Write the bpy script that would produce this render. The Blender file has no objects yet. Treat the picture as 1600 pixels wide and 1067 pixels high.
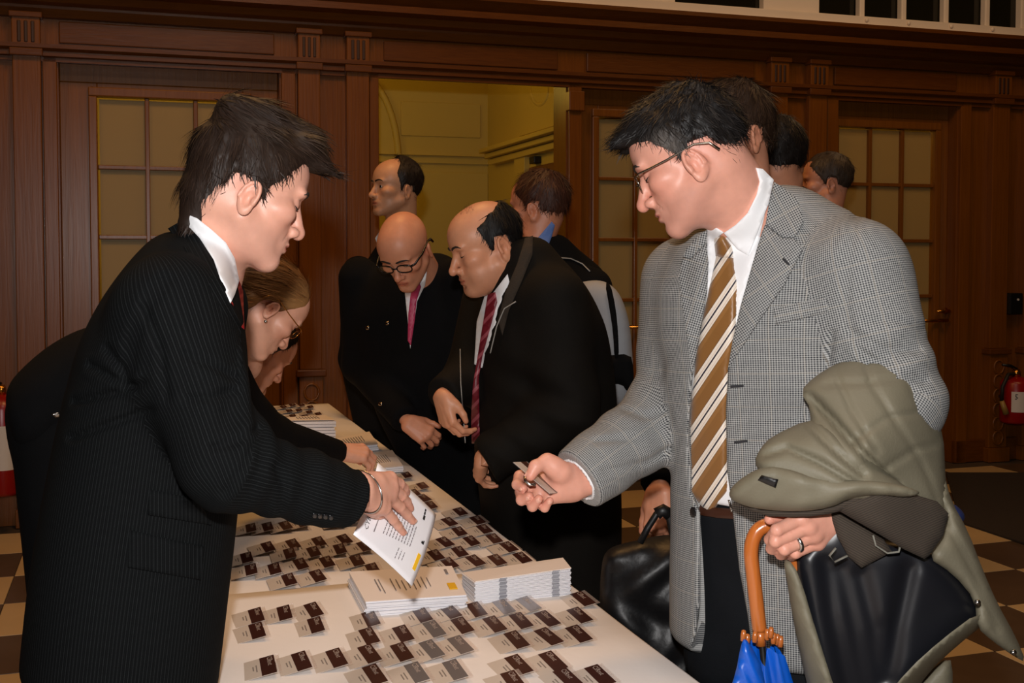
import bpy, bmesh, math, random
import numpy as np
from mathutils import Vector, Matrix
from mathutils.bvhtree import BVHTree
from mathutils.geometry import delaunay_2d_cdt

random.seed(4)
rng = np.random.default_rng(7)
SC = bpy.context.scene
COL = SC.collection
R = math.radians

# ------------------------------------------------------------------ camera
CAM_H, FPX, PITCH, CY = 1.45, 1800.0, R(2.3), 472.3
cam_d = bpy.data.cameras.new('camera')
cam = bpy.data.objects.new('camera', cam_d)
COL.objects.link(cam)
cam.location = (0, 0, CAM_H)
cam.rotation_euler = (math.pi / 2 - PITCH, 0, 0)
cam_d.sensor_width = 36
cam_d.lens = FPX / 1600 * 36
cam_d.shift_y = -(533.5 - CY) / 1600
cam_d.clip_start = 0.05
SC.camera = cam

# ------------------------------------------------------------------ light
SC.view_settings.view_transform = 'Standard'
SC.view_settings.look = 'None'
SC.view_settings.gamma = 1
SC.view_settings.use_curve_mapping = False
SC.view_settings.exposure = 0.0
world = bpy.data.worlds.new('world')
SC.world = world
world.use_nodes = True
world.node_tree.nodes['Background'].inputs[0].default_value = (1.0, 0.55, 0.2, 1)
world.node_tree.nodes['Background'].inputs[1].default_value = 0.012


def lamp(name, kind, loc, power, color, size=0.1, rot=(0, 0, 0), size_y=None):
    d = bpy.data.lights.new(name, kind)
    d.energy = power
    d.color = color
    if kind == 'AREA':
        d.size = size
        if size_y:
            d.shape = 'RECTANGLE'
            d.size_y = size_y
    else:
        d.shadow_soft_size = size
    o = bpy.data.objects.new(name, d)
    o.location = loc
    o.rotation_euler = rot
    COL.objects.link(o)
    return o


# the photographer's flash, sitting on the camera
lamp('camera_flash', 'POINT', (-0.03, -0.02, CAM_H + 0.20), 172, (1.0, 0.97, 0.95), 0.03)
# warm tungsten ceiling lamps of the hall
WARM = (1.0, 0.52, 0.18)
for lx, ly, pw, co in ((-0.5, 4.0, 46, WARM), (3.4, 5.0, 24, WARM), (-2.8, 3.4, 24, WARM), (0.4, 1.5, 33, (1.0, 0.80, 0.66))):
    lamp('hall_ceiling_lamp', 'AREA', (lx, ly, 4.7), pw, co, 0.9)
lamp('gallery_lamp', 'POINT', (2.6, 6.2, 4.3), 22, (1.0, 0.68, 0.42), 0.2)  # added fill that brightens the cream gallery, not a fitting of the hall

# ------------------------------------------------------------------ pixel -> place helpers
FW = np.array((0, math.cos(PITCH), -math.sin(PITCH)))
UPV = np.array((0, math.sin(PITCH), math.cos(PITCH)))
CP = np.array((0, 0, CAM_H))


def ray(px, py):
    d = FW + np.array((1.0, 0, 0)) * ((px - 800) / FPX) + UPV * ((CY - py) / FPX)
    return d / d[1]


DEPTH = 1.0          # how far the figure being built stands, relative to the listed distances


def U(px, py, Y):
    return CP + ray(px, py) * (Y * DEPTH)


def UZ(px, py, z):
    d = ray(px, py)
    return CP + d * ((z - CAM_H) / d[2])


# room frame: s along the panelled wall, n out of the wall towards the hall
UW = np.array((0.9502, 0.3115, 0.0))
NW = np.array((0.3115, -0.9502, 0.0))
VW = -NW
W0 = np.array((-0.383, 6.9, 0.0))


def RM(s, n, z):
    return W0 + UW * s + NW * n + np.array((0, 0, z))


def WP(px, py, n=0.0):
    d = ray(px, py)
    t = np.dot(W0 + NW * n - CP, NW) / np.dot(d, NW)
    p = CP + d * t - W0
    return float(np.dot(p, UW)), float(p[2])


def S(px, py=300, n=0.0):
    return WP(px, py, n)[0]


# ------------------------------------------------------------------ materials
def lin(c):
    return tuple((x / 12.92 if x <= 0.04045 else ((x + 0.055) / 1.055) ** 2.4) for x in c)


def rgb(r, g, b):
    return lin((r / 255, g / 255, b / 255)) + (1.0,)


def new_mat(name):
    m = bpy.data.materials.new(name)
    m.use_nodes = True
    nt = m.node_tree
    return m, nt, nt.nodes['Principled BSDF']


def N(nt, kind, **kw):
    n = nt.nodes.new(kind)
    for k, v in kw.items():
        if k in n.inputs:
            n.inputs[k].default_value = v
        else:
            setattr(n, k, v)
    return n


def mth(nt, op, a, b=None, c=None):
    n = nt.nodes.new('ShaderNodeMath')
    n.operation = op
    for i, x in enumerate((a, b, c)):
        if x is None:
            continue
        if isinstance(x, (int, float)):
            n.inputs[i].default_value = x
        else:
            nt.links.new(x, n.inputs[i])
    return n.outputs[0]


def mixc(nt, fac, a, b):
    n = nt.nodes.new('ShaderNodeMix')
    n.data_type = 'RGBA'
    for i, x in ((0, fac), (6, a), (7, b)):
        if isinstance(x, (int, float)):
            n.inputs[i].default_value = x
        elif isinstance(x, tuple):
            n.inputs[i].default_value = x
        else:
            nt.links.new(x, n.inputs[i])
    return n.outputs[2]


def mat(name, col, rough=0.5, metal=0.0, spec=0.5, var=0.0, vscale=30.0, bump=0.0, bscale=200.0, coat=0.0):
    m, nt, b = new_mat(name)
    b.inputs['Base Color'].default_value = col
    b.inputs['Roughness'].default_value = rough
    b.inputs['Metallic'].default_value = metal
    b.inputs['Specular IOR Level'].default_value = spec
    if coat:
        b.inputs['Coat Weight'].default_value = coat
        b.inputs['Coat Roughness'].default_value = 0.12
    tc = N(nt, 'ShaderNodeTexCoord')
    if var:
        nz = N(nt, 'ShaderNodeTexNoise', Scale=vscale, Detail=4.0)
        nt.links.new(tc.outputs['Object'], nz.inputs['Vector'])
        dark = tuple(x * (1 - var) for x in col[:3]) + (1,)
        lite = tuple(min(1, x * (1 + var)) for x in col[:3]) + (1,)
        nt.links.new(mixc(nt, nz.outputs['Fac'], dark, lite), b.inputs['Base Color'])
    if bump:
        nb = N(nt, 'ShaderNodeTexNoise', Scale=bscale, Detail=3.0)
        nt.links.new(tc.outputs['Object'], nb.inputs['Vector'])
        bp = N(nt, 'ShaderNodeBump', Strength=bump, Distance=0.003)
        nt.links.new(nb.outputs['Fac'], bp.inputs['Height'])
        nt.links.new(bp.outputs[0], b.inputs['Normal'])
    return m


def wood(name, c1, c2, rough=0.35, horiz=False, coat=0.22):
    m, nt, b = new_mat(name)
    tc = N(nt, 'ShaderNodeTexCoord')
    mp = N(nt, 'ShaderNodeMapping')
    mp.inputs['Rotation'].default_value = (0, 0, -math.atan2(UW[1], UW[0]))
    mp.inputs['Scale'].default_value = (1.2, 8, 26) if horiz else (26, 8, 1.0)
    nt.links.new(tc.outputs['Object'], mp.inputs['Vector'])
    nz = N(nt, 'ShaderNodeTexNoise', Scale=3.0, Detail=6.0, Distortion=0.6)
    nt.links.new(mp.outputs[0], nz.inputs['Vector'])
    n2 = N(nt, 'ShaderNodeTexNoise', Scale=0.9, Detail=2.0)
    nt.links.new(tc.outputs['Object'], n2.inputs['Vector'])
    f = mth(nt, 'MULTIPLY_ADD', nz.outputs['Fac'], 0.75, mth(nt, 'MULTIPLY', n2.outputs['Fac'], 0.3))
    nt.links.new(mixc(nt, f, c1, c2), b.inputs['Base Color'])
    b.inputs['Roughness'].default_value = rough
    b.inputs['Specular IOR Level'].default_value = 0.3
    b.inputs['Coat Weight'].default_value = coat
    b.inputs['Coat Roughness'].default_value = 0.3
    bp = N(nt, 'ShaderNodeBump', Strength=0.25, Distance=0.004)
    nt.links.new(nz.outputs['Fac'], bp.inputs['Height'])
    nt.links.new(bp.outputs[0], b.inputs['Normal'])
    return m


def vcol_mat(name, rough=0.5, spec=0.4, sss=0.0, bump=0.0, bscale=300.0, var=0.0):
    """colour comes from the mesh's own 'tint' attribute (lips, stubble, strand colour)"""
    m, nt, b = new_mat(name)
    at = N(nt, 'ShaderNodeAttribute', attribute_name='tint')
    nt.links.new(at.outputs['Color'], b.inputs['Base Color'])
    b.inputs['Roughness'].default_value = rough
    b.inputs['Specular IOR Level'].default_value = spec
    tc = N(nt, 'ShaderNodeTexCoord')
    if var:
        nz = N(nt, 'ShaderNodeTexNoise', Scale=70.0, Detail=5.0)
        nt.links.new(tc.outputs['Object'], nz.inputs['Vector'])
        hs = N(nt, 'ShaderNodeHueSaturation')
        nt.links.new(mth(nt, 'MULTIPLY_ADD', nz.outputs['Fac'], 2 * var, 1 - var), hs.inputs['Value'])
        nt.links.new(at.outputs['Color'], hs.inputs['Color'])
        nt.links.new(hs.outputs[0], b.inputs['Base Color'])
    if sss:
        b.inputs['Subsurface Weight'].default_value = sss
        b.inputs['Subsurface Radius'].default_value = (0.010, 0.004, 0.002)
        b.inputs['Subsurface Scale'].default_value = 0.6
    if bump:
        nb = N(nt, 'ShaderNodeTexNoise', Scale=bscale, Detail=3.0)
        nt.links.new(tc.outputs['Object'], nb.inputs['Vector'])
        bp = N(nt, 'ShaderNodeBump', Strength=bump, Distance=0.001)
        nt.links.new(nb.outputs['Fac'], bp.inputs['Height'])
        nt.links.new(bp.outputs[0], b.inputs['Normal'])
    return m


# ------------------------------------------------------------------ object helpers
def tag(o, label=None, cat=None, group=None, kind=None):
    if label:
        o['label'] = label
    if cat:
        o['category'] = cat
    if group:
        o['group'] = group
    if kind:
        o['kind'] = kind
    return o


def empty(name, loc=(0, 0, 0), parent=None):
    o = bpy.data.objects.new(name, None)
    COL.objects.link(o)
    o.location = loc
    o.empty_display_size = 0.05
    if parent:
        o.parent = parent
        o.matrix_parent_inverse = world_of(parent).inverted()
    return o


def world_of(q):
    w = q.matrix_basis.copy()
    if q.parent is not None:
        w = world_of(q.parent) @ q.matrix_parent_inverse @ w
    return w


def link(o, parent=None):
    COL.objects.link(o)
    if parent is not None:
        o.parent = parent
        pm = world_of(parent)
        o.matrix_parent_inverse = pm.inverted()
    return o


def mesh_obj(name, verts, faces, m, parent=None, smooth=False, uvs=None, tint=None):
    me = bpy.data.meshes.new(name)
    verts = np.asarray(verts, dtype=np.float32)
    if isinstance(faces, np.ndarray):
        nf, k = faces.shape
        me.vertices.add(len(verts))
        me.vertices.foreach_set('co', verts.ravel())
        me.loops.add(nf * k)
        me.loops.foreach_set('vertex_index', faces.astype(np.int32).ravel())
        me.polygons.add(nf)
        me.polygons.foreach_set('loop_start', np.arange(0, nf * k, k, dtype=np.int32))
        me.update(calc_edges=True)
    else:
        me.from_pydata([tuple(map(float, v)) for v in verts], [], faces)
        me.update()
    if smooth:
        me.polygons.foreach_set('use_smooth', np.ones(len(me.polygons), dtype=bool))
    if uvs is not None:
        ul = me.uv_layers.new(name='UVMap')
        ul.data.foreach_set('uv', np.asarray(uvs, dtype=np.float32).ravel())
    if tint is not None:
        at = me.attributes.new('tint', 'FLOAT_COLOR', 'POINT')
        t = np.ones((len(verts), 4), dtype=np.float32)
        t[:, :3] = tint
        at.data.foreach_set('color', t.ravel())
    me.materials.append(m)
    o = bpy.data.objects.new(name, me)
    return link(o, parent)


class MB:
    """collects simple solids into one mesh"""

    def __init__(self):
        self.v, self.f = [], []

    def hexa(self, pts):
        i = len(self.v)
        self.v += [tuple(p) for p in pts]
        self.f += [tuple(i + k for k in q) for q in ((0, 3, 2, 1), (4, 5, 6, 7), (0, 1, 5, 4), (1, 2, 6, 5), (2, 3, 7, 6), (3, 0, 4, 7))]
        return self

    def rbox(self, s0, s1, n0, n1, z0, z1):
        return self.hexa([RM(s0, n1, z0), RM(s1, n1, z0), RM(s1, n0, z0), RM(s0, n0, z0),
                          RM(s0, n1, z1), RM(s1, n1, z1), RM(s1, n0, z1), RM(s0, n0, z1)])

    def box(self, a, b):
        x0, y0, z0 = a
        x1, y1, z1 = b
        return self.hexa([(x0, y0, z0), (x1, y0, z0), (x1, y1, z0), (x0, y1, z0), (x0, y0, z1), (x1, y0, z1), (x1, y1, z1), (x0, y1, z1)])

    def tube(self, pts, rad, seg=8, closed=False, flat=1.0, flatax=None):
        pts = [np.asarray(p, float) for p in pts]
        n = len(pts)
        rads = rad if hasattr(rad, '__len__') else [rad] * n
        base = len(self.v)
        prev = None
        for i, p in enumerate(pts):
            if closed:
                t = pts[(i + 1) % n] - pts[i - 1]
            else:
                t = pts[min(i + 1, n - 1)] - pts[max(i - 1, 0)]
            t = t / (np.linalg.norm(t) + 1e-9)
            if prev is None:
                a = np.array(flatax if flatax is not None else ((0, 0, 1) if abs(t[2]) < 0.9 else (1, 0, 0)), float)
            else:
                a = prev
            a = a - t * np.dot(a, t)
            a /= np.linalg.norm(a) + 1e-9
            prev = a
            b = np.cross(t, a)
            for k in range(seg):
                w = 2 * math.pi * k / seg
                self.v.append(tuple(p + rads[i] * (a * math.cos(w) * flat + b * math.sin(w))))
        m = n if closed else n - 1
        for i in range(m):
            j = (i + 1) % n
            for k in range(seg):
                l = (k + 1) % seg
                self.f.append((base + i * seg + k, base + i * seg + l, base + j * seg + l, base + j * seg + k))
        if not closed:
            self.f.append(tuple(base + k for k in range(seg))[::-1])
            self.f.append(tuple(base + (n - 1) * seg + k for k in range(seg)))
        return self

    def lathe(self, prof, origin, axis=(0, 0, 1), seg=20):
        axis = np.asarray(axis, float) / np.linalg.norm(axis)
        a = np.cross(axis, (0.3, 0.9, 0.1))
        a /= np.linalg.norm(a)
        b = np.cross(axis, a)
        base = len(self.v)
        for r, h in prof:
            for k in range(seg):
                w = 2 * math.pi * k / seg
                self.v.append(tuple(np.asarray(origin) + axis * h + r * (a * math.cos(w) + b * math.sin(w))))
        for i in range(len(prof) - 1):
            for k in range(seg):
                l = (k + 1) % seg
                self.f.append((base + i * seg + k, base + i * seg + l, base + (i + 1) * seg + l, base + (i + 1) * seg + k))
        self.f.append(tuple(base + k for k in range(seg))[::-1])
        self.f.append(tuple(base + (len(prof) - 1) * seg + k for k in range(seg)))
        return self

    def extrude(self, prof, s0, s1):
        """profile of (n, z) points swept along the wall"""
        i = len(self.v)
        k = len(prof)
        self.v += [tuple(RM(s0, n, z)) for n, z in prof] + [tuple(RM(s1, n, z)) for n, z in prof]
        for j in range(k):
            l = (j + 1) % k
            self.f.append((i + j, i + l, i + k + l, i + k + j))
        self.f.append(tuple(range(i, i + k))[::-1])
        self.f.append(tuple(range(i + k, i + 2 * k)))
        return self

    def build(self, name, m, parent=None, smooth=False, bevel=0.0):
        me = bpy.data.meshes.new(name)
        me.from_pydata([tuple(map(float, v)) for v in self.v], [], self.f)
        bm = bmesh.new()
        bm.from_mesh(me)
        bmesh.ops.recalc_face_normals(bm, faces=bm.faces)
        if bevel:
            bmesh.ops.bevel(bm, geom=bm.edges[:], offset=bevel, segments=2, affect='EDGES', profile=0.5)
        bm.to_mesh(me)
        bm.free()
        if smooth:
            me.polygons.foreach_set('use_smooth', np.ones(len(me.polygons), dtype=bool))
        me.materials.append(m)
        return link(bpy.data.objects.new(name, me), parent)


# ------------------------------------------------------------------ distance-field modelling
def smin(a, b, k):
    h = np.clip(0.5 + 0.5 * (b - a) / k, 0, 1)
    return b + (a - b) * h - k * h * (1 - h)


def smax(a, b, k):
    return -smin(-a, -b, k)


def sph(P, c, r):
    return np.linalg.norm(P - np.asarray(c, np.float32), axis=1) - r


def ell(P, c, r, rot=None):
    q = P - np.asarray(c, np.float32)
    if rot is not None:
        q = q @ np.asarray(rot, np.float32)
    r = np.asarray(r, np.float32)
    k0 = np.linalg.norm(q / r, axis=1)
    k1 = np.linalg.norm(q / (r * r), axis=1) + 1e-9
    return k0 * (k0 - 1) / k1


def cone(P, a, b, ra, rb, flat=None):
    a = np.asarray(a, np.float32)
    b = np.asarray(b, np.float32)
    ba = b - a
    t = np.clip(((P - a) @ ba) / (ba @ ba + 1e-12), 0, 1)
    q = P - a - t[:, None] * ba
    if flat is not None:      # squash along a direction: flat = (unit axis, factor)
        ax = np.asarray(flat[0], np.float32)
        d = q @ ax
        q = q + (d * (flat[1] - 1))[:, None] * ax
    return np.linalg.norm(q, axis=1) - (ra + (rb - ra) * t)


def rot_x(a):
    return np.array(((1, 0, 0), (0, math.cos(a), -math.sin(a)), (0, math.sin(a), math.cos(a))))


def rot_y(a):
    return np.array(((math.cos(a), 0, math.sin(a)), (0, 1, 0), (-math.sin(a), 0, math.cos(a))))


def rot_z(a):
    return np.array(((math.cos(a), -math.sin(a), 0), (math.sin(a), math.cos(a), 0), (0, 0, 1)))


def sdf_mesh(f, lo, hi, h):
    """surface nets over a block grid: coarse pass, then only blocks near the surface"""
    s = 4
    lo = np.asarray(lo, np.float32)
    nc = np.ceil((np.asarray(hi) - lo) / (h * s)).astype(int) + 1
    n = nc * s + 1
    g = np.meshgrid(*[np.arange(k + 1) for k in nc], indexing='ij')
    C = np.stack([x.ravel() for x in g], 1).astype(np.float32) * (h * s) + lo
    dc = f(C).reshape(nc + 1)
    mn = np.full(nc, 1e9, np.float32)
    for i in (0, 1):
        for j in (0, 1):
            for k in (0, 1):
                mn = np.minimum(mn, np.abs(dc[i:nc[0] + i, j:nc[1] + j, k:nc[2] + k]))
    act = mn < 1.25 * s * h
    D = np.repeat(np.repeat(np.repeat(dc, s, 0), s, 1), s, 2)[:n[0], :n[1], :n[2]].astype(np.float32)
    mask = np.zeros(n, bool)
    ii, jj, kk = np.nonzero(act)
    for a in range(s + 1):
        for b in range(s + 1):
            for c in range(s + 1):
                mask[ii * s + a, jj * s + b, kk * s + c] = True
    idx = np.stack(np.nonzero(mask), 1)
    out = np.empty(len(idx), np.float32)
    for q in range(0, len(idx), 400000):
        out[q:q + 400000] = f(idx[q:q + 400000].astype(np.float32) * h + lo)
    D[mask] = out
    sg = D < 0
    m = n - 1
    cnt = np.zeros(m, np.int8)
    for a in (0, 1):
        for b in (0, 1):
            for c in (0, 1):
                cnt += sg[a:m[0] + a, b:m[1] + b, c:m[2] + c]
    mix = (cnt > 0) & (cnt < 8)
    ci = np.stack(np.nonzero(mix), 1)
    vid = np.full(m, -1, np.int32)
    vid[mix] = np.arange(len(ci))
    acc = np.zeros((len(ci), 3), np.float32)
    num = np.zeros(len(ci), np.float32)
    cor = [(a, b, c) for a in (0, 1) for b in (0, 1) for c in (0, 1)]
    vals = {c: D[ci[:, 0] + c[0], ci[:, 1] + c[1], ci[:, 2] + c[2]] for c in cor}
    for c in cor:
        for ax in range(3):
            if c[ax] == 0:
                e = list(c)
                e[ax] = 1
                e = tuple(e)
                d0, d1 = vals[c], vals[e]
                cr = (d0 < 0) != (d1 < 0)
                t = np.where(cr, d0 / np.where(cr, d0 - d1, 1), 0)
                p = np.tile(np.array(c, np.float32), (len(ci), 1))
                p[:, ax] = t
                acc[cr] += p[cr]
                num += cr
    V = (ci + acc / np.maximum(num, 1)[:, None]) * h + lo
    F = []
    for ax in range(3):
        b, c = (ax + 1) % 3, (ax + 2) % 3
        sl0 = [slice(1, m[k]) for k in range(3)]
        sl0[ax] = slice(0, m[ax])
        sl1 = list(sl0)
        sl1[ax] = slice(1, m[ax] + 1)
        s0, s1 = sg[tuple(sl0)], sg[tuple(sl1)]
        ch = np.stack(np.nonzero(s0 != s1), 1)
        if not len(ch):
            continue
        fl = s0[ch[:, 0], ch[:, 1], ch[:, 2]]
        off = np.ones(3, int)
        off[ax] = 0
        e = ch + off
        q = []
        for db, dc2 in ((-1, -1), (0, -1), (0, 0), (-1, 0)):
            w = e.copy()
            w[:, b] += db
            w[:, c] += dc2
            q.append(vid[w[:, 0], w[:, 1], w[:, 2]])
        q = np.stack(q, 1)
        q[~fl] = q[~fl][:, ::-1]
        F.append(q)
    F = np.concatenate(F)
    F = F[(F >= 0).all(1)]
    return V, F


def sn(P, k, ph=0.0):
    """cheap smooth noise in [-1,1]"""
    x, y, z = P[:, 0] * k, P[:, 1] * k, P[:, 2] * k
    return (np.sin(x * 1.0 + 1.7 * np.sin(y * 0.8 + ph) + ph) + np.sin(y * 1.13 + 1.9 * np.sin(z * 0.7 + 2 + ph)) + np.sin(z * 0.93 + 1.6 * np.sin(x * 0.9 + 4 + ph))) / 3


class Loft:
    """stack of elliptical sections: rows (centre, half width, half depth), right axis per row"""

    def __init__(self, rows, right, n=2.5):
        c = np.array([r[0] for r in rows], float)
        self.ax = (c[-1] - c[0]) / np.linalg.norm(c[-1] - c[0])
        self.c0 = c[0]
        t = (c - c[0]) @ self.ax
        ab = np.array([[r[1], r[2]] for r in rows], float)
        rt = np.array([r[3] if len(r) > 3 else right for r in rows], float)
        tt = np.linspace(t[0], t[-1], 80)

        def cub(y):
            # Catmull-Rom through the rows
            o = np.empty((len(tt), y.shape[1]))
            m = np.gradient(y, t, axis=0)
            i = np.clip(np.searchsorted(t, tt) - 1, 0, len(t) - 2)
            h = (t[i + 1] - t[i])
            u = ((tt - t[i]) / h)[:, None]
            h = h[:, None]
            o = (2 * u ** 3 - 3 * u ** 2 + 1) * y[i] + (u ** 3 - 2 * u ** 2 + u) * h * m[i] + (-2 * u ** 3 + 3 * u ** 2) * y[i + 1] + (u ** 3 - u ** 2) * h * m[i + 1]
            return o
        self.t, self.c, self.ab, self.r = tt, cub(c), cub(ab), cub(rt)
        self.n = n

    def local(self, P):
        s = (P - self.c0) @ self.ax
        f = lambda a: np.stack([np.interp(s, self.t, a[:, k]) for k in range(a.shape[1])], 1)
        c, ab, r = f(self.c), f(self.ab), f(self.r)
        r = r - (r @ self.ax)[:, None] * self.ax
        r /= np.linalg.norm(r, axis=1)[:, None] + 1e-9
        fw = np.cross(self.ax, r)
        q = P - c
        return s, (q * r).sum(1), (q * fw).sum(1), ab[:, 0], ab[:, 1]

    def __call__(self, P, grow=0.0, k=0.03):
        s, x, y, a, b = self.local(P)
        a, b = a + grow, b + grow
        d = ((np.abs(x / a) ** self.n + np.abs(y / b) ** self.n) ** (1 / self.n) - 1) * np.minimum(a, b)
        cap = np.maximum(self.t[0] - s, s - self.t[-1] - grow)
        return smax(d, cap, k).astype(np.float32)


def inside_poly(pts, poly):
    x, y = pts[:, 0], pts[:, 1]
    r = np.zeros(len(pts), bool)
    n = len(poly)
    for i in range(n):
        x0, y0 = poly[i]
        x1, y1 = poly[(i + 1) % n]
        c = ((y0 > y) != (y1 > y)) & (x < (x1 - x0) * (y - y0) / (y1 - y0 + 1e-12) + x0)
        r ^= c
    return r


def seg_dist(pts, line, closed=True):
    d = np.full(len(pts), 1e9)
    n = len(line)
    for i in range(n if closed else n - 1):
        a = np.array(line[i], float)
        b = np.array(line[(i + 1) % n], float)
        ba = b - a
        t = np.clip(((pts - a) @ ba) / (ba @ ba + 1e-9), 0, 1)
        d = np.minimum(d, np.linalg.norm(pts - a - t[:, None] * ba, axis=1))
    return d


def round_poly(poly, it=2):
    p = [np.array(q, float) for q in poly]
    for _ in range(it):
        o = []
        for i in range(len(p)):
            a, b = p[i], p[(i + 1) % len(p)]
            o += [a * 0.75 + b * 0.25, a * 0.25 + b * 0.75]
        p = o
    return [tuple(q) for q in p]


def fill_poly(poly, step):
    """triangulate an outline with interior points"""
    b = []
    for i in range(len(poly)):
        a, c = np.array(poly[i], float), np.array(poly[(i + 1) % len(poly)], float)
        k = max(1, int(round(np.linalg.norm(c - a) / step)))
        b += [tuple(a + (c - a) * j / k) for j in range(k)]
    P = np.array(poly, float)
    xs = np.arange(P[:, 0].min() + step / 2, P[:, 0].max(), step)
    ys = np.arange(P[:, 1].min() + step / 2, P[:, 1].max(), step * 0.9)
    g = np.array([(x + (step / 2 if j % 2 else 0), y) for j, y in enumerate(ys) for x in xs])
    if len(g):
        g = g[inside_poly(g, b)]
    if len(g):
        g = g[seg_dist(g, b) > step * 0.45]
    pts = [Vector(q) for q in b] + [Vector((float(q[0]), float(q[1]))) for q in g]
    nb = len(b)
    v, e, f, *_ = delaunay_2d_cdt(pts, [(i, (i + 1) % nb) for i in range(nb)], [tuple(range(nb))], 1, 1e-4)
    v = np.array([(q.x, q.y) for q in v])
    return v, [tuple(t) for t in f], nb


def two_sided(front, back, tris):
    n = len(front)
    F = list(tris) + [tuple(i + n for i in t[::-1]) for t in tris]
    cnt = {}
    for t in tris:
        for i in range(3):
            a, b = t[i], t[(i + 1) % 3]
            cnt[(a, b)] = cnt.get((a, b), 0) + 1
    for (a, b) in cnt:
        if (b, a) not in cnt:
            F.append((b, a, a + n, b + n))
    return np.concatenate([front, back]), F


def fix_normals(o):
    bm = bmesh.new()
    bm.from_mesh(o.data)
    bmesh.ops.recalc_face_normals(bm, faces=bm.faces)
    bm.to_mesh(o.data)
    bm.free()


def rays_for(v):
    d = FW[None] + np.array((1.0, 0, 0))[None] * ((v[:, :1] - 800) / FPX) + UPV[None] * ((CY - v[:, 1:2]) / FPX)
    return d / np.linalg.norm(d, axis=1)[:, None]


def bvh_of(*objs):
    vs, fs = [], []
    for o in objs:
        k = len(vs)
        mw = o.matrix_world if o.parent is None else Matrix.Identity(4)
        vs += [tuple(v.co) for v in o.data.vertices]
        fs += [tuple(i + k for i in p.vertices) for p in o.data.polygons]
    return BVHTree.FromPolygons(vs, fs)


def patch(name, poly, bvh, m, parent, off=0.004, thick=0.004, step=6, smooth=3, uvrot=0.0, uvorg=None, rounded=0, ymax=None, edge=0.0, fn=None):
    """a piece of cloth cut to an outline and laid on the surface underneath it"""
    if rounded:
        poly = round_poly(poly, rounded)
    v, tris, nb = fill_poly(poly, step)
    d = rays_for(v)
    t = np.full(len(v), np.nan)
    for i in range(len(v)):
        hit = bvh.ray_cast(Vector(CP), Vector(d[i]))
        if hit[0] is not None and (ymax is None or hit[0].y < ymax):
            t[i] = hit[3]
    nbr = [set() for _ in v]
    for a, b, c in tris:
        nbr[a] |= {b, c}
        nbr[b] |= {a, c}
        nbr[c] |= {a, b}
    nbr = [list(s) for s in nbr]
    med = np.nanmedian(t)
    for _ in range(60):
        bad = np.isnan(t)
        if not bad.any():
            break
        t2 = t.copy()
        for i in np.nonzero(bad)[0]:
            w = [t[j] for j in nbr[i] if not np.isnan(t[j])]
            if w:
                t2[i] = np.mean(w)
        t = t2
    t = np.where(np.isnan(t), med, t)
    for _ in range(smooth):
        t = np.array([0.4 * t[i] + 0.6 * np.mean(t[nbr[i]]) if nbr[i] else t[i] for i in range(len(t))])
    o = off
    if edge:
        e = np.clip(seg_dist(v, poly) / edge, 0, 1)
        o = off * np.sqrt(1 - (1 - e) ** 2)
    if fn is not None:
        o = o + fn(v)
    fr = CP + d * (t - o)[:, None]
    bk = CP + d * (t - o + thick)[:, None] if not edge else CP + d * (t + thick)[:, None]
    V, F = two_sided(fr, bk, tris)
    c = np.array(uvorg if uvorg is not None else v.mean(0))
    q = (v - c) / 1000.0
    ca, sa = math.cos(uvrot), math.sin(uvrot)
    uvv = np.stack([q[:, 0] * ca - q[:, 1] * sa, q[:, 0] * sa + q[:, 1] * ca], 1)
    uvv = np.concatenate([uvv, uvv])
    uvs = np.concatenate([uvv[list(f)] for f in F])
    ob = mesh_obj(name, V, F, m, parent, smooth=True, uvs=uvs)
    fix_normals(ob)
    return ob


def cushion(name, poly, depth, m, parent=None, bulge=0.03, back=0.02, D=40, step=8, rounded=2, fn=None, uvrot=0.0, thin=0.006):
    """a padded, closed piece: outline + depth (m) as function of outline coordinates, thickness swelling inwards"""
    if rounded:
        poly = round_poly(poly, rounded)
    v, tris, nb = fill_poly(poly, step)
    d = rays_for(v)
    d = d / d[:, 1:2]
    e = np.clip(seg_dist(v, poly) / D, 0, 1)
    pr = np.sqrt(1 - (1 - e) ** 2)
    Y = depth(v) * DEPTH
    o = bulge * pr
    if fn is not None:
        o = o + fn(v) * np.minimum(1, pr * 1.5)
    fr = CP + d * (Y - o - thin / 2)[:, None]
    bk = CP + d * (Y + back * pr + thin / 2)[:, None]
    V, F = two_sided(fr, bk, tris)
    q = v / 1000.0
    ca, sa = math.cos(uvrot), math.sin(uvrot)
    uvv = np.stack([q[:, 0] * ca - q[:, 1] * sa, q[:, 0] * sa + q[:, 1] * ca], 1)
    uvv = np.concatenate([uvv, uvv])
    uvs = np.concatenate([uvv[list(f)] for f in F])
    ob = mesh_obj(name, V, F, m, parent, smooth=True, uvs=uvs)
    fix_normals(ob)
    return ob


def rbf(pts):
    """smooth depth from a few control points (px, py, Y)"""
    c = np.array([(p[0], p[1]) for p in pts], float) / 100
    y = np.array([p[2] for p in pts], float)
    K = lambda a, b: np.linalg.norm(a[:, None] - b[None], axis=2)
    n = len(c)
    A = np.zeros((n + 3, n + 3))
    A[:n, :n] = K(c, c)
    A[:n, n:] = np.c_[np.ones(n), c]
    A[n:, :n] = A[:n, n:].T
    w = np.linalg.lstsq(A, np.r_[y, 0, 0, 0], rcond=None)[0]

    def f(v):
        q = np.asarray(v, float) / 100
        return K(q, c) @ w[:n] + w[n] + q @ w[n + 1:]
    return f

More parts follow.
